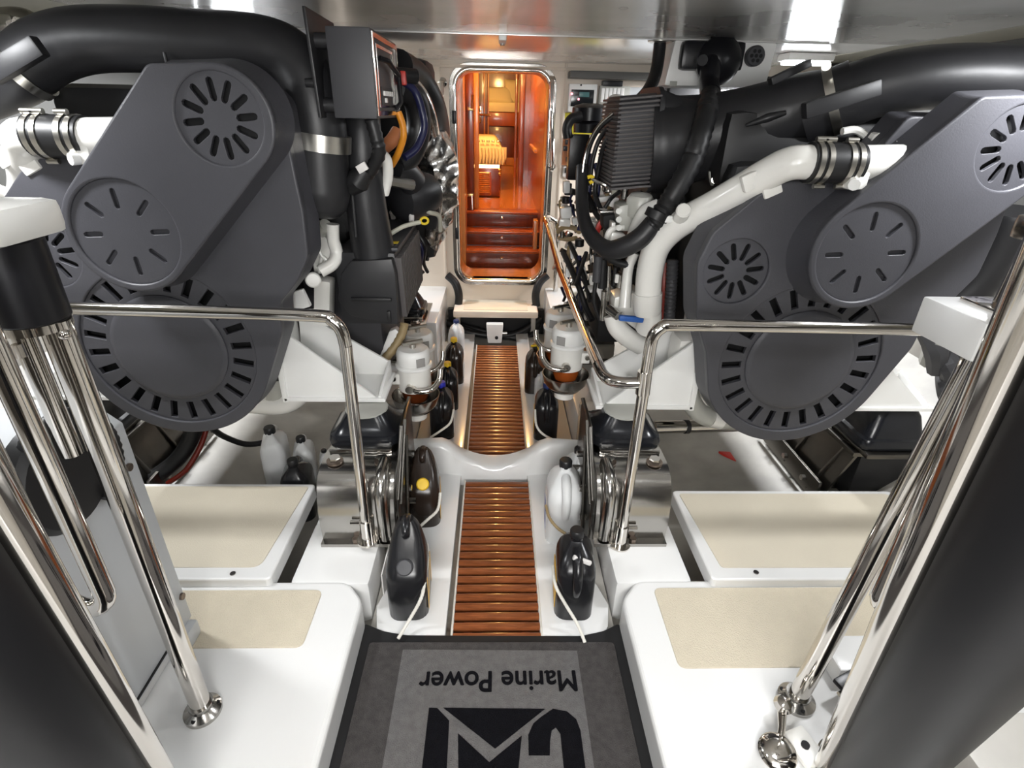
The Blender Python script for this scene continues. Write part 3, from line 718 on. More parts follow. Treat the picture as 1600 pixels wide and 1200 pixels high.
    obj('pipe_collar', T(B().tube([loc_r(1013,452,1.70), loc_r(1012,478,1.70), loc_r(1012,485,1.70)], [.047,.047,.042], 18)), 'enamel', cpipe)
    obj('pipe_pad', T(B().box(loc_r(1178,274,1.507), (.06,.022,.045), .006, Matrix.Rotation(-.45,4,'Y'))), 'enamel', cpipe)
    obj('pipe_lug', T(B().box(loc_r(1205,288,1.51), (.05,.035,.035), .006, Matrix.Rotation(-.45,4,'Y'))), 'enamel', cpipe)
    obj('pipe_boss', T(B().cyl(loc_r(1062,338,1.65), loc_r(1070,321,1.585), .022, 14, bev=.004)), 'enamel', cpipe)
    c2 = obj('coolant_stub', T(B().tube([loc_r(1450,246,1.468), loc_r(1333,248,1.465)], .044, 18)), 'enamel', t)
    obj('stub_lug', T(B().box(loc_r(1340,272,1.44), (.05,.03,.05), .008)), 'enamel', c2)
    obj('stub_bolt', T(B().cyl(loc_r(1337,280,1.43), loc_r(1337,281,1.415), .014, 12)), 'white_metal', c2)
    A_, B_ = loc_r(1264,246,1.465), loc_r(1342,248,1.465)
    hc = obj('rubber_coupling', T(B().tube([A_, B_], .049, 22)), 'rubber', t)
    for f in (.10, .27, .70, .87):
        p = A_.lerp(B_, f); d = (B_-A_).normalized()*.0065
        cl = obj('hose_clamp', T(B().tube([p-d, p+d], .0515, 24)), 'clamp', hc)
        for z in (-.055, .055): 
            if (f < .5) == (z > 0) or f in (.27,.70): cl2 = B().cyl(p+Vector((-.012,-.012,z)), p+Vector((.016,-.012,z)), .007, 10); obj('clamp_screw', T(cl2), 'clamp', hc)
    # bracket and pump bits above the pipe
    fl = obj('filler_bracket', T(B().prism([loc_r(1388,190,1.62), loc_r(1450,186,1.62), loc_r(1420,214,1.62), loc_r(1398,214,1.62)], (0,.06,0), .004)), 'enamel', t)
    obj('bracket_tab', T(B().box(loc_r(1408,222,1.50), (.035,.02,.03), .004)), 'white_metal', fl)
    obj('fuel_line', T(B().tube([loc_r(1318,198,1.62), loc_r(1340,196,1.62), loc_r(1362,210,1.60), loc_r(1375,222,1.58)], .010, 8, smooth=5)), 'enamel', t)
    for u, v in ((1368,207),(1377,218)): obj('line_nut', T(B().cyl(loc_r(u,v,1.585), loc_r(u+6,v+3,1.56), .016, 8)), 'enamel', t)
    # --- mount arms (white gussets), inner and outer on both sides
    for s_ in (-1, 1):
        xi = .285; xo = .575; z0 = .452; y0, y1 = 1.62, 1.80
        arm = obj('mount_arm', T(B().prism([(s_*xi, y0, z0+.25), (s_*(xi-.02), y0, z0), (s_*xo, y0, z0)], (0,.012,0), .002)), 'white_metal', t)
        obj('arm_web', T(B().prism([(s_*xi, y1, z0+.25), (s_*(xi-.02), y1, z0), (s_*xo, y1, z0), (s_*(xo+.005), y1, z0+.06)], (0,.012,0), .002)), 'white_metal', arm)
        obj('arm_base', T(B().box((s_*(xi+xo)/2, (y0+y1)/2+.005, z0), (xo-xi+.05, y1-y0+.03, .014), .003)), 'white_metal', arm)
        obj('arm_end', T(B().prism([(s_*xo, y0, z0), (s_*(xo+.006), y1, z0), (s_*(xo+.006), y1, z0+.065), (s_*xo, y0, z0+.012)], (s_*.010,0,0), .002)), 'white_metal', arm)
        obj('arm_back', T(B().box((s_*(xi-.02), (y0+y1)/2, z0+.15), (.018, y1-y0+.02, .32), .003)), 'white_metal', arm)
        obj('arm_bolt', T(B().cyl((s_*.47,1.70,z0), (s_*.47,1.70,z0+.05), .018, 8).cyl((s_*.47,1.70,z0+.05),(s_*.47,1.70,z0+.075),.012,10)), 'white_metal', arm)
    # white castings under / beside the covers on the inner side
    if not left:
        obj('return_pipe', T(B().tube([loc_r(1070,560,1.68), loc_r(1072,590,1.68), loc_r(1085,630,1.68), loc_r(1110,648,1.68), loc_r(1160,652,1.70)], .036, 16, smooth=6)), 'enamel_grey', t)
        obj('pump_body', T(B().box(loc_r(1072,545,1.72), (.10,.12,.14), .03)), 'enamel', t)
        obj('pipe_band', T(B().tube([loc_r(1112,646,1.68), loc_r(1128,650,1.68)], .040, 16)), 'enamel', t)
        obj('gaiter', T(B().tube([loc_r(1052,400,1.75), loc_r(1050,440,1.74), loc_r(1046,500,1.74)], .018, 12, ridges=160)), 'grey_plastic', t)
        obj('red_hose', T(B().tube([loc_r(1040,405,1.78), loc_r(1038,450,1.76), loc_r(1038,500,1.76)], .010, 8, smooth=4)), 'red_dark', t)
    else:
        q = lambda u, v, Y: at(u, v, Y=Y)-Vector((EXL,0,0))
        obj('sump_casting', T(B().tube([q(370,628,1.72), q(440,632,1.72), q(470,612,1.74), q(478,580,1.78)], .045, 16, smooth=6)), 'enamel', t)
        obj('filter_canister', T(B().lathe([(.05,0),(.062,.02),(.062,.14),(.055,.16)], q(432,612,1.74)-Vector((0,0,.03)), (0,0,1), 20)), 'enamel_grey', t)
    return t, T
engL, TL = engine(EXL, .010, True)
engR, TR = engine(EXR, -.012, False)
def on(e, name, b, m, lab=None, parent=None): return obj(name, b, m, parent or e, label=lab)

# ---------------------------------------------------------------- left engine: intake duct, control box, air cleaner, hoses
def pix(lst): return [at(u, v, Y=Y) for u, v, Y in lst]
def duct(e, pts, rs, name='intake_duct', m='duct', seg=26): return on(e, name, B().tube(pix(pts), rs, seg, smooth=7), m)
dL = duct(engL, [(-190,190,1.60),(-60,150,1.62),(20,118,1.64),(70,82,1.66),(130,64,1.68),(220,62,1.69),(320,68,1.69),(400,74,1.68),(452,92,1.68),(482,130,1.67),(496,185,1.66),(501,250,1.66),(504,300,1.66),(505,325,1.66),(505,338,1.66)],
     [.070,.072,.074,.076,.076,.076,.076,.076,.076,.075,.075,.077,.078,.066,.035])
p0, p1 = at(503,208,Y=1.66), at(503,234,Y=1.66)
on(engL, 'duct_band', B().tube([p0, p1], .0795, 28), 'clamp', parent=dL)
p0, p1 = at(38,108,Y=1.645), at(30,114,Y=1.642); d = (p1-p0).normalized()*.012
on(engL, 'duct_band', B().tube([p0-d, p0+d], .0785, 28), 'clamp', parent=dL)
q0, q1 = at(-20,118,Y=1.52), at(68,72,Y=1.54)
on(engL, 'clamp_bar', B().box((q0+q1)/2, ((q1-q0).length,.03,.045), .006, Matrix.Rotation(-math.atan2(q1.z-q0.z, q1.x-q0.x),4,'Y')), 'duct', parent=dL)
on(engL, 'rib', B().box(at(259,92,Y=1.61), (.006,.006,.03), .002), 'duct', parent=dL)
on(engL, 'pipe_strut', B().cyl(at(478,130,Y=1.60), at(497,130,Y=1.60), .012, 10), 'duct', parent=dL)
# control box with steel edged panel facing the walkway
XP = at(583, 110, Y=1.58).x
zt, zb = at(583,42,Y=1.58).z, at(583,186,Y=1.58).z
ybk = 1.96; XQ = at(488,100,Y=1.55).x
cb = on(engL, 'control_box', B().box((XP-.055, (1.58+ybk)/2, (zt+zb)/2), (.11, ybk-1.58, zt-zb), .004), 'ecu')
on(engL, 'mount_plate', B().prism([(XQ,1.55,zt+.035),(XQ+.006,1.55,zb+.0),(XQ+.006,1.80,zb+.0),(XQ,1.80,zt+.03)], (-.008,0,0), .002), 'duct', parent=cb)
for z in (zt-.03, zb+.03): on(engL, 'spacer', B().cyl((XQ,1.60,z),(XP-.10,1.60,z),.018,12), 'duct', parent=cb)
fr = [(1.59,zb+.008),(ybk-.01,zb+.008),(ybk-.01,zt-.008),(1.59,zt-.008)]
fi = [(1.60,zb+.018),(ybk-.02,zb+.018),(ybk-.02,zt-.018),(1.60,zt-.018)]
on(engL, 'panel_trim', sheet('panel_trim', [fr, fi], .004, SIDE(XP+.004), .001), 'chrome', parent=cb)
fr = [(1.63,zb+.028),(ybk-.09,zb+.028),(ybk-.09,zt-.03),(1.63,zt-.03)]; fi = [(y+(.006 if y < 1.8 else -.006), z+(.006 if z < 1.45 else -.006)) for y, z in fr]
on(engL, 'inner_trim', sheet('inner_trim', [fr, fi], .003, SIDE(XP+.003), .001), 'chrome', parent=cb)
on(engL, 'label_plate', B().box((XP+.002, 1.74, zb+.055), (.003,.16,.045)), 'print_black', parent=cb)
for k in range(5): on(engL, 'switch', B().box((XP+.006, 1.68+k*.028, zb+.062), (.008,.010,.012), .002), 'label_white', parent=cb)
on(engL, 'switch', B().box((XP+.006, 1.70, zb+.045), (.006,.02,.012), .002), 'label_white', parent=cb)
on(engL, 'handle', B().tube([(XP+.004,1.66,zt-.06),(XP+.022,1.68,zt-.065),(XP+.022,1.84,zt-.09),(XP+.022,1.86,zt-.16),(XP+.004,1.86,zt-.18)], .007, 8), 'black_plastic', parent=cb)
on(engL, 'plug', B().cyl((XP-.01,1.93,zt-.085),(XP+.055,1.99,zt-.085),.022,14,bev=.004), 'rubber', parent=cb)
on(engL, 'red_cap', B().box((XP+.015,1.94,zb+.11),(.03,.03,.04),.006), 'red', parent=cb)
on(engL, 'wire_loom', B().tube(pix([(580,185,1.62),(588,215,1.62),(592,240,1.63),(578,268,1.66),(560,285,1.68)]), .018, 10, smooth=6, ridges=120), 'rubber')
on(engL, 'loom_tag', B().box(at(566,262,Y=1.63), (.03,.012,.022), .002, Matrix.Rotation(-.5,4,'Y')), 'label_white')
on(engL, 'loom_tape', B().tube(pix([(572,266,1.66),(560,282,1.66),(548,290,1.68)]), [.022,.034,.030], 10), 'rubber')
on(engL, 'intake_hose', B().tube(pix([(565,170,1.78),(567,230,1.76),(570,300,1.76),(580,370,1.77),(588,420,1.78)]), [.052,.056,.060,.066,.074], 22, smooth=6), 'duct')
on(engL, 'hose_seam', B().tube(pix([(549,290,1.70),(556,370,1.70)]), .006, 8), 'duct')
# air cleaner box
XA = at(621, 450, Y=1.72).x; za, zb_ = at(621,396,Y=1.72).z, at(621,510,Y=1.72).z
ac = on(engL, 'air_cleaner', B().box((XA-.10, 1.99, (za+zb_)/2), (.20, .52, za-zb_), .018), 'duct')
on(engL, 'cleaner_front', B().prism([at(533,428,Y=1.70), at(548,408,Y=1.70), at(612,405,Y=1.70), at(618,430,Y=1.70), at(622,508,Y=1.70), at(548,495,Y=1.70), at(528,470,Y=1.70)], (0,.05,0), .006), 'duct', parent=ac)
on(engL, 'cleaner_clip', B().box(at(608,495,Y=1.695), (.012,.012,.04), .003), 'rubber', parent=ac)
on(engL, 'cleaner_rib', B().box(at(580,468,Y=1.695), (.13,.012,.012), .003), 'rubber', parent=ac)
pb = B(); npl = 15
for k in range(npl):
    y = 1.76+k*(.46/npl); pb.box((XA+.006, y, (za+zb_)/2), (.022, .016, za-zb_-.03), .003, Matrix.Rotation(.18,4,'X'))
on(engL, 'pleats', pb, 'pleat', parent=ac)
on(engL, 'cleaner_lid', B().box((XA-.06, 2.0, za+.004), (.13,.50,.012), .004), 'grey_plastic', parent=ac)
on(engL, 'warning_label', B().box((XA-.03,1.82,za+.011), (.05,.07,.002)), 'print_black', parent=ac)
on(engL, 'warning_mark', B().box((XA-.015,1.82,za+.0125), (.022,.03,.002)), 'yellow', parent=ac)
# white castings between cover and air cleaner
on(engL, 'water_pump', B().prism([at(485,372,Y=1.76), at(505,366,Y=1.76), at(522,390,Y=1.76), at(518,428,Y=1.76), at(490,430,Y=1.76)], (0,.08,0), .008), 'enamel')
for a_, b2_ in (((487,374),(503,400)),((503,400),(518,412)),((503,400),(498,426))): on(engL, 'casting_rib', B().cyl(at(*a_,Y=1.755), at(*b2_,Y=1.755), .007, 8), 'enamel')
on(engL, 'water_pipe', B().tube(pix([(520,350,1.74),(521,375,1.74),(526,395,1.74),(520,412,1.72),(500,424,1.70)]), .020, 14, smooth=6), 'enamel')
on(engL, 'pipe_flange', B().cyl(at(490,436,Y=1.70), at(489,438,Y=1.67), .024, 16, bev=.004), 'enamel')
on(engL, 'pump_column', B().box(at(507,470,Y=1.76), (.055,.07,.16), .012, Matrix.Rotation(.15,4,'Y')), 'enamel')
on(engL, 'side_plate', B().box(at(468,468,Y=1.66), (.055,.02,.06), .006, Matrix.Rotation(-.3,4,'Y')), 'white_metal')
on(engL, 'grey_elbow', B().tube(pix([(510,352,1.74),(500,360,1.76),(492,352,1.80)]), .022, 12, smooth=5), 'enamel_grey')
on(engL, 'hull_drape', B().box(at(560,470,Y=2.2), (.30,.5,.5), .05), 'grey_plastic')
# hoses and exhaust at the back of the left engine
on(engL, 'turbo_hose', B().tube(pix([(622,104,2.15),(650,122,2.3),(672,160,2.4),(682,195,2.55),(684,222,2.7)]), .055, 18, smooth=7), 'rubber')
on(engL, 'foil_sleeve', B().tube(pix([(614,112,2.05),(640,126,2.15),(660,152,2.2),(672,185,2.25),(678,208,2.3)]), [.018,.022,.026,.026,.022], 14, smooth=6), 'foil')
on(engL, 'coolant_hose', B().tube(pix([(620,138,2.0),(645,150,2.05),(654,180,2.08),(652,215,2.08),(638,245,2.05),(618,258,2.0)]), .042, 18, smooth=7), 'rubber')
on(engL, 'blue_hose', B().tube(pix([(622,122,1.95),(648,142,2.0),(661,180,2.0),(662,205,2.0),(650,232,1.98),(632,246,1.95)]), .013, 10, smooth=7), 'navy')
on(engL, 'orange_wire', B().tube(pix([(622,175,1.88),(629,195,1.88),(630,215,1.88),(622,240,1.90),(612,258,1.92)]), .011, 10, smooth=7), 'orange')
on(engL, 'copper_pipe', B().tube(pix([(598,232,1.92),(612,220,1.94),(622,205,1.96)]), .022, 12, smooth=5), 'copper_orange')
on(engL, 'white_hose', B().tube(pix([(592,238,1.72),(604,250,1.74),(606,275,1.76),(600,302,1.78)]), .016, 12, smooth=6), 'enamel')
on(engL, 'turbo_body', B().lathe([(.03,0),(.075,.02),(.085,.06),(.085,.14),(.07,.18),(.03,.2)], at(618,315,Y=2.1), (.6,.75,.1), 22), 'duct')
tb_ = on(engL, 'charge_hose', B().tube(pix([(612,262,2.0),(630,268,2.05),(645,285,2.1)]), .05, 18, smooth=5), 'duct')
on(engL, 'steel_band', B().tube(pix([(608,283,1.93),(645,289,1.99)]), .018, 8), 'clamp')
on(engL, 'turbo_block', B().box(at(625,255,Y=2.78), (.34,.30,.85), .04), 'iron')
on(engL, 'exhaust_elbow', B().tube(pix([(664,215,2.45),(678,236,2.48),(684,270,2.5),(686,310,2.5),(684,345,2.52),(676,385,2.55)]), [.06,.080,.085,.080,.055,.03], 26, smooth=9).crumple(.022, 26), 'foil')
on(engL, 'exhaust_flange', B().tube(pix([(654,243,2.4),(672,228,2.45),(690,228,2.5)]), .014, 10, smooth=5), 'white_metal')
for u, v in ((663,262),(686,246),(673,285)): on(engL, 'flange_bolt', B().cyl(at(u,v,Y=2.48), at(u,v,Y=2.46), .012, 8), 'steel')
on(engL, 'foil_hose', B().tube(pix([(650,270,2.3),(672,292,2.3),(684,320,2.32),(682,345,2.35)]), [.016,.018,.018,.014], 12, smooth=6), 'foil')
on(engL, 'dark_hose', B().tube(pix([(645,280,2.25),(664,298,2.25),(674,325,2.27),(672,352,2.3)]), .032, 14, smooth=6), 'duct')
on(engL, 'clear_tube', B().tube(pix([(634,328,2.1),(655,326,2.12),(672,332,2.15),(686,338,2.2),(688,360,2.25)]), .009, 10, smooth=6), 'clear_hose')
on(engL, 'dipstick_tube', B().tube(pix([(606,368,1.9),(630,354,1.95),(656,347,2.0)]), .008, 8, smooth=5), 'clear_hose')
on(engL, 'dipstick_ring', B().tube([at(663+6*math.cos(a*PI/6), 345+5*math.sin(a*PI/6), Y=2.0) for a in range(13)], .0045, 6, cap=False), 'yellow')
on(engL, 'tube_fitting', B().cyl(at(643,330,Y=2.1), at(643,346,Y=2.08), .010, 8), 'label_white')
on(engL, 'red_line', B().tube(pix([(640,306,2.1),(644,318,2.1),(645,328,2.1)]), .006, 6, smooth=4), 'red')
on(engL, 'rear_cable', B().tube(pix([(655,368,2.3),(664,385,2.3),(662,410,2.35),(668,425,2.4)]), .008, 8, smooth=5), 'rubber')
on(engL, 'rear_cable', B().tube(pix([(652,372,2.3),(660,392,2.3),(656,420,2.35)]), .007, 8, smooth=5), 'navy')

# ---------------------------------------------------------------- right engine: air cleaner, duct, hoses
dR = duct(engR, [(1720,122,1.58),(1600,124,1.60),(1510,120,1.63),(1430,124,1.66),(1370,136,1.69),(1305,157,1.73),(1240,172,1.78),(1160,198,1.84),(1090,217,1.90),(1040,226,1.93),(1018,228,1.94)],
     [.078,.078,.078,.079,.081,.086,.095,.110,.130,.148,.150])
for f, m_ in ((1306,'clamp'),(1278,'rubber'),(1336,'rubber')):
    pass
pa = at(1300,159,Y=1.735); pb_ = at(1320,151,Y=1.72); d = (pb_-pa).normalized()
on(engR, 'duct_sleeve', B().tube([pa-d*.075, pa+d*.055], [.0925,.088], 28), 'duct', parent=dR)
on(engR, 'duct_band', B().tube([pa-d*.010, pa+d*.014], [.0945,.0935], 28), 'clamp', parent=dR)
on(engR, 'band_bolt', B().cyl(at(1291,103,Y=1.68), at(1291,103,Y=1.66), .012, 12), 'clamp', parent=dR)
q0, q1 = at(1252,174,Y=1.60), at(1378,136,Y=1.57)
on(engR, 'clamp_bar', B().box((q0+q1)/2, ((q1-q0).length,.03,.04), .005, Matrix.Rotation(-math.atan2(q1.z-q0.z, q1.x-q0.x),4,'Y')), 'duct', parent=dR)
q0, q1 = at(1200,128,Y=1.75), at(1268,98,Y=1.72)
on(engR, 'clamp_bar', B().box((q0+q1)/2, ((q1-q0).length,.03,.02), .004, Matrix.Rotation(-math.atan2(q1.z-q0.z, q1.x-q0.x),4,'Y')), 'duct', parent=dR)
on(engR, 'moulded_rib', B().tube(pix([(1166,196,1.71),(1200,184,1.69),(1228,176,1.68)]), [.004,.012,.006], 10, smooth=4), 'duct', parent=dR)
# pleated air cleaner
XF0, XF1 = at(962,230,Y=1.86).x, at(1022,230,Y=1.86).x
zc_ = at(990,228,Y=1.86).z; FH = .30; FD = .30; yc = 1.99
def fil(x, gw, gh, tilt): return [(x, yc+a, zc_+b2+tilt) for a, b2 in rounded(FD+gw, FH+gh, .06, 8)]
ac2 = on(engR, 'air_cleaner', B().loft([fil(XF0,-.05,-.05,0), fil(XF0+.005,-.02,-.02,0), fil(XF1,-.02,-.02,.012)]), 'grey_plastic')
pm = B(); rr = rounded(FD-.018, FH-.018, .052, 10); 
zz = [zc_-.13+k*.26/21 for k in range(22)]
for z in zz: pm.box(((XF0+XF1)/2-.002, yc, z+.006), (XF1-XF0+.008, FD-.006, .0070), .002, Matrix.Rotation(-.10,4,'Y'))
on(engR, 'pleats', pm, 'pleat', parent=ac2)
on(engR, 'end_frame', B().loft([fil(XF1-.004,.012,.012,.012), fil(XF1+.010,.012,.012,.012)]), 'duct', parent=ac2)
b = B(); ringsA = [(XF1+.012, yc+a, zc_+.012+c) for a, c in rounded(FD, FH, .06, 8)]; nA = len(ringsA)
pe = at(1090,217,Y=1.90); rings = [ringsA]
for f, rad in ((.45,.142),(1,.126)):
    c = Vector((XF1+.012, yc, zc_+.012)).lerp(pe, f); rg = []
    for k, (x, y, z) in enumerate(ringsA):
        a = math.atan2(z-zc_-.012, y-yc); rg.append((c.x, c.y+rad*math.cos(a)*(1.05 if f < 1 else 1), c.z+rad*math.sin(a)))
    rings.append(rg)
on(engR, 'cleaner_funnel', b.loft(rings), 'duct', parent=ac2)
on(engR, 'rear_plate', B().box(at(1135,270,Y=1.80), (.11,.02,.05), .012, Matrix.Rotation(-.35,4,'Y')), 'enamel_grey')
on(engR, 'plate_bolt', B().cyl(at(1117,281,Y=1.79), at(1117,281,Y=1.775), .011, 8), 'steel')
# big breather hose from the junction box
on(engR, 'breather_hose', B().tube(pix([(1110,150,1.98),(1105,170,1.80),(1096,206,1.715),(1082,250,1.69),(1056,298,1.67),(1036,330,1.67),(1020,352,1.68)]), .030, 16, smooth=7, ridges=120, ramp=.10), 'rubber')
on(engR, 'coolant_return', B().tube(pix([(1022,348,1.68),(1000,372,1.68),(970,388,1.70),(945,388,1.74),(922,366,1.80),(911,335,1.88),(909,300,1.95),(910,260,2.0)]), [.030,.032,.032,.028,.024,.022,.022,.022], 16, smooth=7), 'duct')
on(engR, 'green_clamp', B().tube(pix([(1030,330,1.66),(1024,342,1.66)]), .037, 16), 'rubber')
on(engR, 'clamp_wing', B().box(at(1042,342,Y=1.64), (.03,.02,.02), .004), 'white_metal')
for i, (c, r, pts) in enumerate([
    ('rubber', .010, [(965,178,1.96),(940,195,1.98),(922,225,2.0),(914,265,2.0),(914,300,2.0),(925,330,1.95)]),
    ('rubber', .008, [(960,190,2.0),(938,215,2.05),(926,250,2.05),(922,290,2.05)]),
    ('rubber', .009, [(962,205,2.0),(945,225,2.02),(936,260,2.05),(930,300,2.05),(940,330,2.0)]),
    ('navy', .010, [(925,240,2.1),(922,270,2.1),(918,310,2.1),(905,360,2.1)]),
    ('navy', .009, [(930,255,2.1),(935,290,2.1),(928,330,2.1)]),
    ('rubber', .012, [(915,300,2.1),(930,330,2.05),(945,350,2.0),(960,352,1.95)]),
    ('rubber', .012, [(880,395,2.3),(892,420,2.2),(905,450,2.1),(915,480,2.05),(925,500,2.0)]),
    ('rubber', .010, [(890,380,2.3),(902,405,2.2),(915,440,2.1),(922,470,2.0)]),
    ('navy', .010, [(905,400,2.2),(904,440,2.15),(908,470,2.1),(902,500,2.1)]),
    ('rubber', .008, [(930,395,1.9),(932,430,1.9),(928,470,1.9),(938,500,1.9)]),
    ('rubber', .008, [(916,395,2.0),(908,420,2.05),(900,445,2.1)]),
    ('tan_hose', .011, [(872,362,2.5),(882,355,2.45),(895,356,2.4),(905,362,2.3)]),
    ('tan_hose', .010, [(874,372,2.5),(888,374,2.4),(900,372,2.35)]),
    ('tan_hose', .009, [(890,385,2.4),(888,400,2.4),(892,415,2.35),(900,425,2.3)]),
    ('rubber', .013, [(945,398,1.8),(965,410,1.8),(985,414,1.8),(1000,412,1.82)]),
    ('rubber', .007, [(968,300,1.9),(955,310,1.95),(945,325,1.95)]),
    ]): on(engR, 'engine_hose', B().tube(pix(pts), r, 10, smooth=6), c)
on(engR, 'steel_edge_hose', B().tube(pix([(958,176,1.93),(934,198,1.95),(917,232,1.97),(910,270,1.97),(910,295,1.97)]), .005, 8, smooth=6), 'steel')
# white and steel bits on the inner side of the right engine
for u, v, Y, s_, c in ((885,292,2.5,(.03,.04,.05),'white_metal'),(884,332,2.45,(.05,.05,.05),'white_metal'),(882,347,2.42,(.05,.05,.03),'enamel'),(899,345,2.4,(.03,.04,.03),'white_metal'),
    (928,358,2.1,(.03,.04,.06),'white_metal'),(921,350,2.1,(.02,.03,.05),'enamel'),(943,310,2.1,(.05,.05,.02),'white_metal'),(942,330,2.0,(.03,.05,.02),'enamel'),(955,343,1.95,(.07,.08,.05),'dark'),
    (952,330,1.96,(.07,.05,.006),'steel'),(893,395,2.3,(.012,.02,.05),'white_metal'),(911,425,2.2,(.02,.03,.05),'white_metal'),(887,425,2.3,(.02,.03,.04),'white_metal'),(895,440,2.25,(.03,.03,.03),'steel'),
    (932,450,2.0,(.06,.06,.012),'white_metal'),(925,436,2.0,(.02,.03,.04),'white_metal'),(965,435,1.85,(.02,.02,.03),'enamel'),(962,372,1.85,(.05,.06,.045),'enamel'),(955,362,1.86,(.012,.05,.07),'enamel')):
    on(engR, 'fitting', B().box(at(u,v,Y=Y), s_, min(s_)*.2, Matrix.Rotation(random.uniform(-.2,.2),4,'Y')), c)
for u, v, Y, r, h, c in ((887,305,2.5,.016,.05,'rubber'),(884,318,2.5,.018,.03,'rubber'),(950,300,2.0,.02,.04,'steel'),(962,305,1.95,.016,.05,'clear_hose'),(975,312,1.9,.012,.04,'steel'),(905,385,2.3,.02,.03,'rubber'),(878,372,2.4,.010,.03,'steel'),(968,450,1.85,.014,.05,'steel')):
    on(engR, 'fitting', B().cyl(at(u,v,Y=Y), at(u,v,Y=Y)+Vector((0,0,h)), r, 12, bev=.003), c)
on(engR, 'clip', B().prism([at(926,372,Y=1.98), at(934,374,Y=1.98), at(942,350,Y=1.98), at(938,344,Y=1.98), at(934,350,Y=1.98)], (0,.02,0), .003), 'red')
on(engR, 'valve_cover', B().prism([at(967,322,Y=1.84), at(985,318,Y=1.84), at(1000,328,Y=1.84), at(1000,362,Y=1.84), at(967,362,Y=1.84)], (0,.10,0), .010), 'enamel_grey')
on(engR, 'cover_dome', B().lathe([(.045,0),(.045,.05),(.035,.065),(.004,.07)], at(997,335,Y=1.86), (0,-.15,1), 18), 'enamel_grey')
for v in (330, 343, 356): on(engR, 'cover_lug', B().cyl(at(967,v,Y=1.83), at(967,v,Y=1.81), .010, 8), 'enamel_grey')
on(engR, 'water_pipe', B().tube(pix([(990,368,1.82),(998,348,1.80),(1010,330,1.78),(1028,322,1.78)]), .023, 14, smooth=6), 'enamel')
on(engR, 'water_pipe', B().tube(pix([(950,388,1.84),(948,372,1.84),(955,358,1.84),(975,355,1.84)]), .009, 10, smooth=5), 'enamel')
on(engR, 'down_pipe', B().tube(pix([(992,395,1.80),(982,420,1.80),(978,455,1.79),(976,480,1.78)]), [.016,.017,.019,.022], 14, smooth=6), 'enamel')
on(engR, 'pump_housing', B().prism([at(960,465,Y=1.80), at(1000,455,Y=1.80), at(1012,490,Y=1.80), at(1000,520,Y=1.80), at(958,492,Y=1.80)], (0,.10,0), .012), 'enamel')
on(engR, 'pump_elbow', B().tube(pix([(958,492,1.78),(965,512,1.77),(982,528,1.77),(1002,540,1.78)]), .034, 16, smooth=6), 'enamel')
on(engR, 'lower_pipe', B().tube(pix([(1013,470,1.72),(1016,495,1.72),(1010,515,1.74)]), .038, 16, smooth=5), 'enamel')
on(engR, 'valve_handle', B().box(at(986,498,Y=1.70), (.085,.022,.020), .008, Matrix.Rotation(.08,4,'Y')), 'blue', 'blue lever of a small ball valve')
on(engR, 'valve_body', B().cyl(at(950,482,Y=1.76), at(966,494,Y=1.72), .016, 10), 'steel')
for u, v0, v1, r, c in ((952,415,470,.010,'steel'),(943,405,450,.014,'rubber'),(935,400,440,.016,'grey_plastic'),(962,418,445,.007,'rubber'),(945,455,500,.012,'steel')):
    on(engR, 'rod', B().cyl(at(u,v0,Y=1.86), at(u-3,v1,Y=1.86), r, 10), c)
on(engR, 'bracket_plate', B().prism([at(922,432,Y=1.9), at(930,428,Y=1.9), at(948,465,Y=1.9), at(944,482,Y=1.9)], (0,.03,0), .003), 'label_white')
on(engR, 'lower_block', B().box(at(945,470,Y=2.1), (.10,.3,.25), .02), 'dark')
on(engR, 'inner_casting', B().box((.62,2.55,.86), (.16,.80,.86), .04), 'iron')
on(engL, 'inner_casting', B().box((-.66,2.55,.80), (.16,.80,.70), .04), 'iron')
rnd = random.Random(11)
for k in range(95):      # small fittings crowded on the inner face of the right engine
    u = rnd.uniform(872,965); v = rnd.uniform(285,500); Y = 2.75-(u-872)/93*.75+rnd.uniform(-.1,.1)
    if u > 905 and v > 480: continue
    p = at(u, v, Y=Y); kind = rnd.random(); c = rnd.choice(['white_metal','enamel','rubber','iron','steel','steel_dark','label_white','rubber','clamp'])
    if kind < .35: on(engR, 'fitting', B().box(p, (rnd.uniform(.012,.04),rnd.uniform(.015,.04),rnd.uniform(.012,.05)), .003, Matrix.Rotation(rnd.uniform(-.6,.6),4,'Y')), c)
    elif kind < .65: 
        d = Vector((rnd.uniform(-1,1),rnd.uniform(-.6,.2),rnd.uniform(-1,1))).normalized()*rnd.uniform(.02,.05); on(engR, 'fitting', B().cyl(p, p+d, rnd.uniform(.007,.018), 10, bev=.002), c)
    else:
        q = [p]; 
        for j in range(3): q.append(q[-1]+Vector((rnd.uniform(-.03,.03),rnd.uniform(-.03,.03),rnd.uniform(-.09,.02))))
        on(engR, 'engine_hose', B().tube(q, rnd.uniform(.005,.010), 8, smooth=4), rnd.choice(['rubber','rubber','navy','tan_hose','steel']))
for k in range(26):      # and at the back of the left engine
    u = rnd.uniform(612,690); v = rnd.uniform(225,420); p = at(u, v, Y=2.50+rnd.uniform(-.05,.1)); c = rnd.choice(['iron','steel','rubber','steel_dark','white_metal','clamp'])
    d = Vector((rnd.uniform(-1,1),-.3,rnd.uniform(-1,1))).normalized()*rnd.uniform(.02,.07); on(engL, 'fitting', B().cyl(p, p+d, rnd.uniform(.006,.014), 8), c)
on(engR, 'dipstick_ring', B().tube(pix([(918,277,1.92),(925,276,1.92),(927,282,1.92),(921,286,1.92)]), .006, 8, smooth=4), 'yellow')
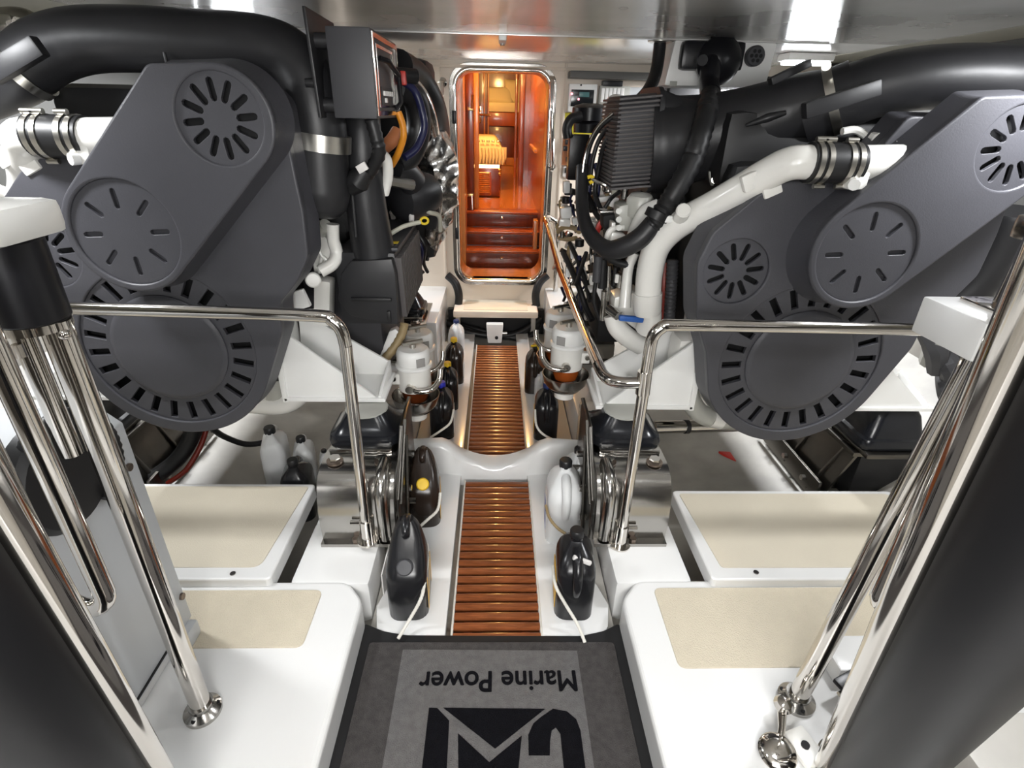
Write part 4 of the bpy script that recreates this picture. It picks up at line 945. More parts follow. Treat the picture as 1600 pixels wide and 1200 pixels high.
on(engR, 'dipstick_tube', B().tube(pix([(926,280,1.92),(942,288,1.9),(956,296,1.9)]), .007, 8, smooth=4), 'steel')
# ================================================================ MOUNTS, RAILS, LADDER
def mount(name_lab, cx, s_, y0=1.335, full=True, z0=.10, zt=.345, w=.235):
    """steel saddle bracket with rubber boot; s_ = side facing the walkway (+1: walkway lies at +X)"""
    t = thing('engine_mount', name_lab, 'engine mount', (cx, y0+.2, z0), world=True)
    yb = y0+.42
    pr = [(y0-.035,z0),(y0-.035,z0+.012),(y0-.010,z0+.014),(y0-.010,z0+.035),(y0-.014,z0+.07),(y0-.012,z0+.11),(y0-.004,zt-.085),(y0+.010,zt-.048),(y0+.032,zt-.020),(y0+.062,zt-.006),(y0+.095,zt),(yb,zt),(yb,zt-.012),(y0+.09,zt-.014),(y0+.04,zt-.03),(y0+.015,zt-.075),(y0+.006,z0+.02),(y0+.006,z0)]
    b = B(); N = 6
    b.loft([[(cx-w/2+w*k/N, y, z) for y, z in pr] for k in range(N+1)])
    obj('saddle_plate', b, 'steel', t)
    obj('shim', B().box((cx-s_*.005, y0+.24, zt+.008), (w*.86,.22,.016), .006), 'steel', t)
    # boot
    zb = zt+.016; zt2 = .447; c = Vector((cx, y0+.25)); rg = []
    for z, sw in ((zb,.228),(zb+.012,.232),(zb+.03,.222),(zb+.035,.20),(zt2-.03,.165),(zt2-.012,.145),(zt2,.13)):
        rg.append([(c.x+a, c.y+b2, z) for a, b2 in rounded(sw*1.0, sw*.86, .035, 5)])
    obj('rubber_boot', B().loft(rg), 'boot', t)
    obj('top_washer', B().cyl((c.x, c.y, zt2-.002), (c.x, c.y, zt2+.004), .07, 20), 'enamel_grey', t)
    for dx in (-.075, .075):
        bo = obj('bolt', B().cyl((cx+dx, y0+.085, zt), (cx+dx, y0+.085, zt+.018), .018, 6), 'steel', t)
        obj('washer', B().cyl((cx+dx, y0+.085, zt-.001), (cx+dx, y0+.085, zt+.006), .026, 16), 'rust_steel', bo)
    obj('foot_bolt', B().cyl((cx-s_*.01, y0-.02, z0+.010), (cx-s_*.01, y0-.02, z0+.024), .012, 6), 'rust_steel', t)
    if full:
        xs = cx+s_*w/2
        # angled cheek plates and braces on the walkway side
        ck = obj('cheek_plate', B().prism([(xs+s_*.004, y0+.02, z0-.02), (xs+s_*.004, y0+.01, zt-.09), (xs+s_*.004, y0+.16, zt+.09), (xs+s_*.004, y0+.34, zt+.10), (xs+s_*.004, y0+.36, z0-.02)], (s_*.010,0,0), .002), 'steel_dark', t)
        obj('brace', B().cyl((xs+s_*.020, y0+.0, zt-.10), (xs+s_*.020, y0+.18, zt+.10), .006, 8), 'steel_dark', ck)
        obj('brace', B().cyl((xs+s_*.030, y0+.02, z0+.0), (xs+s_*.026, y0+.15, zt+.06), .006, 8), 'steel_dark', ck)
        obj('edge_flange', B().tube([(xs+s_*.012, y0+.0, z0+.02), (xs+s_*.014, y0-.004, zt-.08), (xs+s_*.014, y0+.16, zt+.085), (xs+s_*.014, y0+.34, zt+.095)], .004, 8), 'steel_dark', ck)
        for dy, dz in ((.05,.05),(.10,.13),(.20,.20),(.26,.10),(.16,.03)):
            obj('bolt', B().cyl((xs+s_*.012, y0+dy, z0+dz), (xs+s_*.040, y0+dy, z0+dz), .011, 8), 'steel', ck)
        # folded channel next to the stanchion
        b = B()
        for k, dx in enumerate((.034,)):
            b.tube([(xs-s_*dx, y0-.012, z0+.02), (xs-s_*dx, y0-.018, z0+.10), (xs-s_*dx, y0-.016, zt-.05), (xs-s_*dx, y0+.02, zt-.005), (xs-s_*dx, y0+.08, zt+.004)], .020, 14, smooth=4)
        obj('folded_rib', b, 'steel', t)
    return t
cxL = (at(488,800,Y=1.335).x+at(628,800,Y=1.335).x)/2; cxR = (at(925,800,Y=1.335).x+at(1050,800,Y=1.335).x)/2
mount('polished steel engine mount with black rubber boot behind the left guard rail post', cxL, 1)
mount('polished steel engine mount with black rubber boot behind the right guard rail post', cxR, -1)
# strip of black numerals on a white backing along the left bed beam
t = thing('number_strip', 'white strip with tall black characters along the inner face of the left engine bed', 'sign', (-.34, 1.56, 0), world=True)
obj('backing', B().box((-.340,1.56,.040), (.004,.72,.085), .001), 'label_white', t)
tm = text_mesh('characters', 'III OR3801', .1, Matrix.Translation((-.3375,1.56,.040)) @ Matrix(((0,0,1,0),(1,0,0,0),(0,1,0,0),(0,0,0,1))) @ Matrix.Diagonal((1.25,.95,1,1)), depth=.002, bold=.002)
obj('characters', tm, 'print_black', t)
obj('stand_off', B().box((-.354,1.56,.02), (.024,.40,.02), .003), 'steel', t)

for k, (nm, cx, s_) in enumerate((('far left', -.50, 1), ('far right', .50, -1))):
    mount('far steel engine mount with black rubber dome beside the cabin step, '+('left' if s_ > 0 else 'right'), cx, s_, y0=2.62, full=False, z0=.15, zt=.33, w=.26)
    t = bpy.data.objects[-1] if False else None
# outer front mounts on grey fabricated beds
for s_, nm in ((1, 'right'), (-1, 'left')):
    ex = EXR if s_ > 0 else EXL
    cx = ex+s_*.50
    t = thing('outer_mount', 'black rubber engine mount on a dark steel bed, outer side of the %s engine' % nm, 'engine mount', (cx, 1.7, .1), world=True)
    rg = []; c = Vector((cx, 1.70)); zb = .285; zt2 = .43
    for z, sw in ((zb,.26),(zb+.014,.265),(zb+.035,.25),(zb+.04,.225),(zt2-.03,.185),(zt2-.01,.16),(zt2,.14)): rg.append([(c.x+a, c.y+b2, z) for a, b2 in rounded(sw, sw*.9, .04, 5)])
    obj('rubber_boot', B().loft(rg), 'boot', t)
    obj('shim', B().box((cx, 1.70, .272), (.24,.28,.02), .008), 'steel_dark', t)
    obj('bed_top', B().box((cx, 1.84, .255), (.28,.48,.018), .004), 'steel_dark', t)
    obj('bed_web', B().prism([(cx-s_*.12,1.61,.25),(cx-s_*.12,2.10,.25),(cx-s_*.20,2.10,.06),(cx-s_*.20,1.61,.06)], (s_*.012,0,0), .002), 'steel_dark', t)
    obj('bed_flange', B().box((cx-s_*.215, 1.86, .075), (.012,.50,.09), .003), 'steel_dark', t)
    for dy in (-.10,.05,.20): obj('flange_bolt', B().cyl((cx-s_*.221,1.80+dy,.08),(cx-s_*.236,1.80+dy,.08),.012,6), 'clamp', t)
    for dy in (-.08,.10,.3): obj('gusset', B().prism([(cx-s_*.12,1.75+dy,.25),(cx-s_*.225,1.75+dy,.05),(cx-s_*.10,1.75+dy,.05)], (0,.010,0), .002), 'steel_dark', t)
    obj('bed_body', B().box((cx+s_*.04, 1.86, .14), (.26,.48,.21), .01), 'iron', t)

# guard rails
def rail(s_):
    if s_ < 0:
        pts = [at(-260,466,Y=1.31), at(85,481,Y=1.31), at(300,487,Y=1.31), at(490,493,Y=1.31), at(518,500,Y=1.31), at(533,516,Y=1.31), at(540,540,Y=1.31), at(575,845,Y=1.31)]
        lab = 'polished steel guard rail across the front of the left engine'
    else:
        pts = [at(1600,519,Y=1.31), at(1480,516,Y=1.31), at(1250,511,Y=1.31), at(1060,508,Y=1.31), at(1034,512,Y=1.31), at(1020,527,Y=1.31), at(1015,550,Y=1.31), at(968,852,Y=1.31)]
        lab = 'polished steel guard rail across the right engine with a long handrail to the doorway'
    base = pts[-1]
    t = thing('guard_rail', lab, 'rail', base, world=True)
    q = []
    for p in pts: q.append(p)
    obj('rail', B().tube(q[:3], .0165, 18), 'chrome', t)
    post = obj('post', B().tube([q[2], q[3], q[4], q[5], q[6]], .0165, 18, smooth=5).tube([q[6], q[7]], .0165, 18), 'chrome', t)
    d = (q[7]-q[6]).normalized()
    obj('socket', B().tube([q[7]-d*.085, q[7]-d*.0], .0205, 18), 'chrome', t)
    obj('set_screw', B().cyl(q[7]-d*.075+Vector((s_*.018,0,0)), q[7]-d*.075+Vector((s_*.048,0,0)), .006, 8), 'chrome', t)
    obj('base_flange', B().cyl(q[7], q[7]+Vector((0,0,.008)), .034, 20), 'chrome', t)
    if s_ > 0:
        hp = [at(1006,598,Y=1.31), at(965,597,Y=1.33), at(945,588,Y=1.37), at(935,570,Y=1.44), at(905,498,Y=1.85), at(875,420,Y=2.5), at(856,352,Y=3.36), at(852,342,Y=3.42), at(857,340,Y=3.46), at(868,346,Y=3.47), at(871,362,Y=3.47), at(869,430,Y=3.47), at(867,470,Y=3.47)]
        obj('aisle_handrail', B().tube(hp[:4], .0165, 16, smooth=5).tube(hp[3:6], .0165, 16).tube(hp[5:7], .0165, 16).tube(hp[6:10], .0165, 16, smooth=4).tube(hp[9:], .0165, 14), 'chrome', t)
        obj('tee_joint', B().tube([at(1008,580,Y=1.31), at(1004,615,Y=1.31)], .020, 16), 'chrome', t)
rail(-1); rail(1)

# grab handles beside the doorway
for u, v0, v1, lab in ((690,128,330,'tall steel grab handle at the left of the doorway'), (863,125,262,'steel grab handle at the right of the doorway')):
    p0, p1 = at(u,v0,Y=YB-.12), at(u,v1,Y=YB-.12)
    t = thing('grab_handle', lab, 'handle', (p1.x, YB-.06, p1.z), world=True)
    obj('bar', B().tube([(p0.x,YB-.07,p0.z),(p0.x,YB-.11,p0.z-.005),(p0.x,YB-.12,p0.z-.03),(p1.x,YB-.12,p1.z+.03),(p1.x,YB-.11,p1.z+.005),(p1.x,YB-.07,p1.z)], .013, 14), 'chrome', t)
    for p in (p0, p1): obj('foot', B().lathe([(.026,0),(.026,.008),(.018,.014)], (p.x,YB-.06,p.z), (0,-1,0), 18), 'chrome', t)

# ladder posts, hoops and steps in the foreground
def vpost(t, name, u, v, X, z0, z1, r, m, seg=28, bev=0):
    p = at(u, v, X=X)
    return obj(name, B().cyl((p.x, p.y, z0), (p.x, p.y, z1), r, seg, bev=bev), m, t), p
fl = at(318,1112,Z=.10)
t = thing('ladder_stanchion', 'steel stanchion with a round floor flange and a black sleeved top, left foreground', 'post', fl, world=True)
top = at(58,500,Y=fl.y)
tp = Vector((fl.x+.004, fl.y, 1.055))
obj('tube', B().tube([fl, tp], .0215, 24), 'chrome', t)
fg = obj('flange', B().lathe([(.040,0),(.040,.010),(.032,.016),(.026,.022),(.026,.034)], fl, (0,0,1), 28), 'steel', t)
for a in (.4, 2.5, 4.6): obj('flange_screw', B().cyl(fl+Vector((.032*math.cos(a),.032*math.sin(a),.01)), fl+Vector((.032*math.cos(a),.032*math.sin(a),.017)), .005, 8), 'dark', fg)
sc_ = at(30, 440, Y=fl.y-.02)
sleeve_c = Vector((at(30,440,Y=fl.y).x, fl.y, 0))
obj('sleeve', B().cyl((sleeve_c.x, fl.y, at(30,500,Y=fl.y).z), (sleeve_c.x, fl.y, at(30,372,Y=fl.y).z), .047, 32, bev=.004), 'black_plastic', t)
zl = at(30,500,Y=fl.y).z
obj('sleeve_collar', B().cyl((sleeve_c.x, fl.y, zl-.012), (sleeve_c.x, fl.y, zl+.001), .045, 28), 'chrome', t)
obj('pinch_bolt', B().sphere((sleeve_c.x+.043, fl.y-.01, zl-.018), .009), 'chrome', t)
obj('pinch_bolt', B().cyl((sleeve_c.x-.0, fl.y-.045, zl-.02), (sleeve_c.x, fl.y-.045, zl-.04), .007, 8), 'chrome', t)
obj('inner_tube', B().cyl((sleeve_c.x-.026, fl.y, zl-.24), (sleeve_c.x-.026, fl.y, zl), .016, 20), 'chrome', t)
cz = at(30,372,Y=fl.y).z
obj('top_cap', B().box((sleeve_c.x-.03, fl.y, cz+.022), (.16,.13,.05), .014), 'enamel', t)
# right stanchion with white step bracket
fr_ = at(1243,1095,Z=.10)
t = thing('ladder_stanchion', 'steel stanchion carrying a white step block, right foreground', 'post', fr_, world=True)
sp = at(1532,552,Y=fr_.y+.0)
obj('tube', B().tube([fr_, sp], .0215, 24), 'chrome', t)
fg = obj('flange', B().lathe([(.042,0),(.042,.010),(.034,.016),(.027,.022),(.027,.030)], fr_, (0,0,1), 28), 'steel', t)
for a in (.4, 2.5, 4.6): obj('flange_screw', B().cyl(fr_+Vector((.034*math.cos(a),.034*math.sin(a),.01)), fr_+Vector((.034*math.cos(a),.034*math.sin(a),.017)), .005, 8), 'dark', fg)
zs_ = at(1500,480,Y=fr_.y).z
A0 = at(1455,482,Y=fr_.y+.03)
obj('step_block', B().box((A0.x+.16, fr_.y-.01, zs_-.030), (.32,.13,.062), .005), 'gelcoat', t)
up_ = at(1575,470,Y=fr_.y)
obj('upper_tube', B().tube([(up_.x, fr_.y, zs_), (up_.x+.02, fr_.y, CEIL-.01)], .018, 20), 'chrome', t)
obj('upper_flange', B().box((up_.x-.005, fr_.y, zs_+.004), (.085,.07,.008), .003), 'chrome', t)
# ladder: hoop grab rails and thick black padded stiles close to the viewer
def zcam(u, v, zc): return EYE + (RW @ Vector((u-800, v-600, FPX)))*(zc/FPX)
R1_, R2_ = zcam(1365,1200,1.05), zcam(1496,1020,.654)
L1_, L2_ = zcam(130,1200,.784), zcam(-55,985,.532)
for s_, nm, p1, p2 in ((-1,'left',L1_,L2_),(1,'right',R1_,R2_)):
    d = (p2-p1).normalized(); foot = p1-d*((p1.z-.102)/d.z); top = p1+d*((CEIL-.07-p1.z)/d.z)
    t = thing('ladder_stile', 'thick black padded ladder stile with a steel edge tube, %s foreground' % nm, 'ladder', (foot.x, foot.y, .1), world=True)
    obj('padding', B().tube([foot, p1, top], .070, 40), 'stile_black', t)
    sd = Vector((-s_, .45, 0)).normalized()*.078
    obj('edge_tube', B().tube([foot+sd, p1+sd, top+sd], .016, 18), 'chrome', t)
    obj('foot', B().lathe([(.095,0),(.095,.012),(.078,.02)], (foot.x, foot.y, .1), (0,0,1), 28), 'steel', t)
for s_, nm, (ua, ub), v in ((-1,'left',(142,72),880),(1,'right',(1398,1462),880)):
    ya = .62; pa, pb2 = at(ua,v,Y=ya), at(ub,v,Y=ya); zb = at(ua,950,Y=ya).z
    xa, xb = pa.x, pb2.x
    hp = thing('hoop_rail', 'steel grab hoop with a rounded lower end behind the %s ladder stile' % nm, 'rail', ((xa+xb)/2, ya, zb), world=True)
    k = (xb-xa)/2; xm = (xa+xb)/2
    arc = [(xm-k*math.cos(a), ya, zb+.036-.036*math.sin(a)*1.0) for a in [PI*i/10 for i in range(11)]]
    obj('bar', B().tube([(xa, ya, 1.24)]+arc+[(xb, ya, 1.24)], .0150, 20), 'chrome', hp)
    obj('end_bracket', B().box((xm, ya, 1.24), (abs(xb-xa)+.05,.05,.03), .008), 'steel', hp)
# grey equipment box beside the left stanchion
bx = at(300,962,Z=.15); 
t = thing('equipment_box', 'pale grey sheet metal box on the left platform behind the stanchion', 'box', (bx.x-.25, bx.y-.28, .10), world=True)
ztb = at(185,660,Y=bx.y).z
obj('case', B().prism([(bx.x-.50, bx.y, .15), (bx.x, bx.y, .15), (bx.x, bx.y, ztb-.0), (bx.x-.035, bx.y, ztb+.035), (bx.x-.50, bx.y, ztb+.035)], (0,-.60,0), .004), 'box_grey', t)
obj('plinth', B().box((bx.x-.22, bx.y-.28, .125), (.40,.50,.05), .006), 'gelcoat', t)
obj('corner_bracket', B().box((bx.x+.006, bx.y-.045, .128), (.03,.07,.05), .010), 'box_grey', t)
for u, v in ((200,730),(283,932)):
    p = at(u,v,X=bx.x); obj('screw', B().cyl((bx.x, p.y, p.z), (bx.x+.006, p.y, p.z), .009, 10), 'rust_steel', t)
obj('cover_edge', B().box((bx.x+.001, bx.y-.21, .165), (.004,.30,.006)), 'dark', t)
fc = at(100,745,X=-.785)
t = thing('blower', 'black round blower with a ribbed hose on the side of the grey box', 'fan', (fc.x, fc.y, fc.z-.1), world=True)
obj('drum', B().lathe([(.105,-.03),(.105,.0),(.095,.012),(.03,.016),(.004,.016)], fc, (1,0,0), 36), 'rubber', t)
obj('ribbed_hose', B().tube([(fc.x+.014, fc.y+.112*math.cos(a), fc.z+.112*math.sin(a)) for a in [math.radians(d) for d in range(120,-75,-15)]], .016, 12, ridges=150), 'rubber', t)
# chrome fittings beside the right stanchion foot
t = thing('deck_fitting', 'polished two-knob hold-down fitting in front of the right stanchion foot', 'fitting', at(1225,1180,Z=.10), world=True)
k0 = at(1222,1105,Z=.13); k1 = at(1215,1175,Z=.115)
obj('knob', B().lathe([(.006,0),(.018,.004),(.022,.016),(.016,.028),(.004,.032)], k0, (-.1,-.2,1), 20), 'chrome', t)
obj('stem', B().tube([k0, (k0+k1)/2+Vector((.004,0,.0)), k1], [.012,.008,.010], 12), 'chrome', t)
obj('dish', B().lathe([(.006,-.012),(.036,-.010),(.040,.0),(.034,.008),(.02,.012),(.004,.013)], k1, (-.1,-.2,1), 24), 'chrome', t)
bpl = at(1258,1165,Z=.115)
obj('plate', B().box((bpl.x, bpl.y, .108), (.06,.08,.014), .006, .3), 'enamel', t)
obj('plate_bolt', B().cyl((bpl.x, bpl.y, .114), (bpl.x, bpl.y, .120), .009, 12), 'dark', t)
hb = at(1330,1045,Z=.12)
t = thing('hinge_box', 'low white box with a black lever hinge behind the right stanchion foot', 'box', (hb.x, hb.y, .1), world=True)
obj('body', B().box((hb.x+.03, hb.y+.02, .128), (.17,.10,.055), .008), 'gelcoat', t)
obj('lever', B().prism([at(1300,1065,Z=.155), at(1345,1040,Z=.16), at(1352,1052,Z=.16), at(1318,1085,Z=.15)], (0,0,.012), .003), 'black_plastic', t)
obj('lever_pin', B().cyl(at(1312,1082,Z=.14), at(1318,1092,Z=.14), .008, 8), 'steel', t)
# ================================================================ JUGS, FILTERS, BULKHEAD PANEL
def jug_mesh(w=.122, l=.17, h=.30):
    """body of an F-style oil jug: narrow side toward -Y, neck near the far end, shoulder rising"""
    rg = []
    for z, sw, sl, cy in ((0,.86,.88,0),(.012,1,1,0),(h*.16,1,1,0),(h*.46,1,1,0),(h*.62,.99,1,.0),(h*.70,.96,.97,.002),(h*.77,.84,.86,.008),(h*.83,.62,.64,.016),(h*.875,.40,.38,.022),(h*.895,.32,.27,.024),(h*.90,.30,.25,.024),(h*.94,.30,.25,.024)):
        rg.append([(a, b+cy, z) for a, b in rounded(w*sw, l*sl, min(w*sw, l*sl)*.30, 5)])
    return B().loft(rg)
def jug(kind, loc, rz, label, cap, body, lab=None, scale=1, h=.30, l=.17, w=.122, group='oil and fluid jugs', tie=None, lab_side=1):
    t = thing('oil_jug', label, 'jug', loc, rz, group)
    t.scale = (scale,)*3
    obj('body', jug_mesh(w, l, h), body, t)
    obj('cap', B().lathe([(.022,0),(.0225,.004),(.0225,.022),(.019,.027),(.004,.0275)], (0,.024,h*.925), (0,0,1), 22), cap, t)
    # handle on the side facing the viewer
    obj('handle', B().tube([(0,-l*.10,h*.86),(0,-l*.33,h*.83),(0,-l*.50,h*.72),(0,-l*.535,h*.58),(0,-l*.50,h*.46)], [.016,.017,.016,.015,.012], 12, smooth=5), body, t)
    obj('grip_recess', B().box((0,-l*.43,h*.60),(.032,.02,h*.17),.008), 'dark' if 'white' not in body else 'label_white', t)
    if lab:
        lb = obj('label', B().box((lab_side*(w/2+.0005), .004, h*.34), (.002, l*.66, h*.40), .0008), lab[0], t)
        if len(lab) > 1: obj('label_band', B().prism([(lab_side*(w/2+.0012), -l*.30, h*.20), (lab_side*(w/2+.0012), l*.05, h*.20), (lab_side*(w/2+.0012), l*.30, h*.46), (lab_side*(w/2+.0012), l*.05, h*.46)], (lab_side*.001,0,0)), lab[1], lb)
    return t
def tilt_jug(loc, rz, label, cap, body, lab, scale=1, lab_side=1, h=.30, l=.17, w=.125):
    """jug whose cap leans toward the viewer on a sloping shoulder, grip arch at the far side"""
    t = thing('oil_jug', label, 'jug', loc, rz, 'oil and fluid jugs'); t.scale = (scale,)*3
    rg = []
    for z, y0, y1, sw in ((0,-.46,.46,.88),(.012,-.5,.5,1),(h*.40,-.5,.5,1),(h*.58,-.49,.5,1),(h*.68,-.38,.50,.97),(h*.79,-.16,.49,.86),(h*.90,.06,.47,.70),(h*.98,.16,.46,.54),(h*1.04,.24,.42,.34)):
        rg.append([(a, b+(y0+y1)/2*l, z) for a, b in rounded(w*sw, (y1-y0)*l, min(w*sw, (y1-y0)*l)*.32, 5)])
    obj('body', B().loft(rg), body, t)
    ax = Vector((0,-.75,.66)); c = Vector((0,-.27*l,h*.70))
    obj('neck', B().lathe([(.024,-.02),(.0235,.012)], c, ax, 22), body, t)
    obj('cap', B().lathe([(.0245,.006),(.025,.010),(.025,.024),(.021,.029),(.004,.0295)], c, ax, 24), cap, t)
    obj('grip_arch', B().tube([(0,.20*l,h*.86),(0,.02*l,h*1.00),(0,.22*l,h*1.06),(0,.42*l,h*1.0)], [.012,.013,.014,.016], 12, smooth=5), body, t)
    lb = obj('label', B().box((lab_side*(w/2+.0005), .004, h*.34), (.002, l*.70, h*.42), .0008), lab[0], t)
    for dy in (-1, 1): obj('label_edge', B().box((lab_side*(w/2+.0016), dy*l*.33+.004, h*.34), (.0014, .010, h*.42), .0005), lab[1], lb)
    obj('label_band', B().prism([(lab_side*(w/2+.0014), -l*.30, h*.20), (lab_side*(w/2+.0014), -l*.22, h*.20), (lab_side*(w/2+.0014), l*.28, h*.50), (lab_side*(w/2+.0014), l*.20, h*.50)], (lab_side*.001,0,0)), lab[1], lb)
    return t
def base(u, v, z=-.018): return at(u, v, Z=z)
def fit(u, vb, vt, z=-.018):
    p = at(u, vb+3, Z=z); q = at(u, vt, Y=p.y+.10); return Vector((p.x, p.y+.075, z)), (q.z-z)/.325
# left walkway
p, s = fit(637, 972, 815); tilt_jug(p, .05, 'large black oil jug with a flat grey cap, nearest at the left of the grating', 'cap_grey', 'jug_black', ('label_grey','label_yellow'), s)
p, s = fit(662, 828, 703); tilt_jug(p, .08, 'black oil jug with a yellow cap, second from the mat on the left', 'cap_yellow', 'jug_brown', ('label_grey','label_yellow'), s)
p, s = fit(690, 690, 590); jug('o', p+Vector((0,0,0)), .05, 'black jug with a bright blue cap just beyond the saddle frame', 'cap_blue', 'jug_black', ('label_white',), s, lab_side=1)
p, s = fit(698, 655, 568); jug('o', p+Vector((0,.06,0)), .05, 'black jug with a yellow cap behind the blue-capped jug', 'cap_yellow', 'jug_black', None, s)
p, s = fit(708, 610, 528); jug('o', p+Vector((0,.05,0)), .0, 'dark brown jug with a yellow cap and a white label, far left', 'cap_yellow', 'jug_brown', ('label_white',), s)
p, s = fit(709, 585, 514); jug('o', p+Vector((0,.20,0)), .0, 'white jug with a dark blue cap at the far left of the grating', 'cap_navy', 'jug_white', None, s)
# right walkway
p, s = fit(897, 972, 818); R1 = jug('o', p, -.05, 'large black oil jug with a white shoulder tag, nearest right of the grating', 'cap_black', 'jug_black', ('label_yellow',), s, lab_side=-1)
obj('tag', B().box((.012,-.055,.252),(.062,.012,.014),.004,Matrix.Rotation(.4,4,'Y')), 'label_white', R1)
p, s = fit(880, 852, 710); jug('o', p, -.04, 'white jug with a black cap and blue label behind the near black jug', 'cap_black', 'jug_white', ('label_white','label_blue'), s, lab_side=-1)
p, s = fit(906, 838, 712); jug('o', p+Vector((.005,.10,0)), -.02, 'second white jug with a black cap against the right engine bed', 'cap_black', 'jug_white', None, s*.96)
p, s = fit(853, 692, 592); jug('o', p, -.05, 'black oil jug with a navy cap just beyond the saddle frame on the right', 'cap_navy', 'jug_black', ('label_yellow',), s, lab_side=-1)
p, s = fit(848, 640, 578); jug('o', p+Vector((0,.10,0)), -.05, 'pale blue-white jug behind the navy-capped jug', 'cap_navy', 'jug_white', None, s)
p, s = fit(836, 618, 532); R6 = jug('o', p, -.05, 'dark jug with a yellow pull tag at the far right of the grating', 'cap_black', 'jug_brown', ('label_yellow',), s, lab_side=-1)
obj('yellow_tag', B().tube([(-.03,.0,.30),(.01,-.01,.31),(.02,-.02,.27),(.02,-.03,.20)], .008, 8), 'yellow', R6)
# left bilge jugs behind the hatch
for u, vb, vt, cap, body, lab, rz, Y in ((422,800,655,'cap_black','jug_white','white jug with a black cap, leftmost behind the left hatch',3.4,1.86),(470,800,670,'cap_black','jug_white','white jug with a black cap, middle behind the left hatch',3.4,1.86),(506,790,690,'cap_black','jug_white','white jug with a black cap tucked beside the left mount bracket',3.4,1.91)):
    q = at(u, vt+12, Y=Y); jug('o', Vector((q.x, Y, -.080)), rz, lab, cap, body, None, (q.z+.08)/.29, w=.098, group='jugs behind the left hatch')
q = at(455,722,Y=1.66); t = jug('o', Vector((q.x, 1.685, -.082)), 3.3, 'black jug with a black cap in front of the white jugs', 'cap_black', 'jug_black', None, (q.z+.08)/.29, group='jugs behind the left hatch')
# shock cords holding the jugs
def cordthing(pts, lab, m='cord'): return solo('shock_cord', B().tube([at(u,v,Y=Y) for u,v,Y in pts], .0048, 8, smooth=4, ridges=220, ramp=.12), m, lab, 'cord', 'shock cords over the jugs')
cordthing([(622,998,1.03),(640,968,1.075),(658,935,1.10),(664,905,1.14),(668,875,1.21),(667,850,1.28)], 'striped shock cord across the near left black jug')
cordthing([(648,830,1.39),(668,812,1.41),(684,796,1.45),(688,770,1.50)], 'striped shock cord across the yellow-capped jug left')
cordthing([(672,684,1.94),(690,672,1.96),(704,660,1.99),(709,640,2.05)], 'pale cord across the blue-capped jug left')
cordthing([(914,1004,1.02),(902,975,1.06),(884,945,1.09),(868,915,1.12),(864,885,1.19)], 'striped shock cord across the near right black jug')
cordthing([(885,835,1.32),(870,824,1.34),(858,808,1.38),(853,790,1.44)], 'dark striped shock cord across the white jug right', 'tan_hose')
cordthing([(866,688,1.93),(848,678,1.94),(838,664,1.97),(836,640,2.03)], 'pale cord across the navy-capped jug right')
# fuel filters
def fuel_filter(u, v, Y, s_, label, bowl='amber'):
    p = at(u, v, Y=Y)          # centre of the white lid top
    t = thing('fuel_filter', label, 'filter', (p.x, p.y, p.z-.30), group='fuel filters beside the walkway')
    z = .30; R = .064
    obj('lid', B().lathe([(R*.96,-.055),(R,-.05),(R,-.012),(R*.92,0),(R*.9,.001),(R*.85,.004),(.004,.005)], (0,0,z), (0,0,1), 28), 'white_metal', t)
    obj('clamp_ring', B().lathe([(R*1.02,0),(R*1.10,.003),(R*1.10,.012),(R*1.02,.015)], (0,0,z-.072), (0,0,1), 28), 'white_metal', t)
    obj('body', B().lathe([(R*.8,-.17),(R*.98,-.165),(R,-.15),(R,-.07)], (0,0,z), (0,0,1), 28), 'enamel', t)
    obj('t_handle', B().cyl((0,0,z),(0,0,z+.022),.012,10).cyl((-.035,-.02,z+.026),(.035,.02,z+.026),.008,10), 'clamp', t)
    obj('bowl', B().lathe([(.02,-.225),(.045,-.215),(R*.82,-.19),(R*.82,-.165)], (0,0,z), (0,0,1), 26), bowl, t)
    obj('heat_shield', B().lathe([(.03,-.275),(.06,-.265),(.085,-.235),(.095,-.195),(.091,-.195),(.080,-.232),(.056,-.258),(.03,-.266)], (0,0,z), (0,0,1), 30), 'steel', t)
    obj('bracket', B().box((-s_*.062,-.02,z-.115),(.05,.03,.045),.006), 'enamel', t)
    obj('bracket_bolt', B().cyl((-s_*.075,-.034,z-.11),(-s_*.075,-.044,z-.11),.010,8), 'steel', t)
    obj('outlet_pipe', B().tube([(0,-.055,z-.135),(s_*.02,-.085,z-.14),(s_*.07,-.08,z-.135),(s_*.10,-.05,z-.11),(s_*.105,-.03,z-.07)], .011, 10, smooth=5), 'chrome', t)
    obj('valve', B().cyl((-.01,-.055,z-.135),(-.01,-.085,z-.135),.016,10), 'clamp', t)
    obj('label', B().box((s_*.035,-.0545,z-.035),(.035,.003,.035),.001,s_*.55), 'label_grey', t)
    obj('base', B().cyl((0,0,0),(0,0,.03),.04,20), 'enamel', t)
fuel_filter(645, 545, 1.90, 1, 'nearer white fuel filter with an amber bowl left of the grating', 'amber_dark')
fuel_filter(653, 520, 2.12, 1, 'farther white fuel filter left of the grating')
fuel_filter(889, 512, 1.95, -1, 'nearer white fuel filter with a red bowl right of the grating', 'amber')
fuel_filter(876, 488, 2.18, -1, 'farther white fuel filter right of the grating')
# pods the filters stand on
for s_, u, v, Y in ((-1,645,660,1.90),(1,889,640,1.95)):
    p = at(u,v,Y=Y)
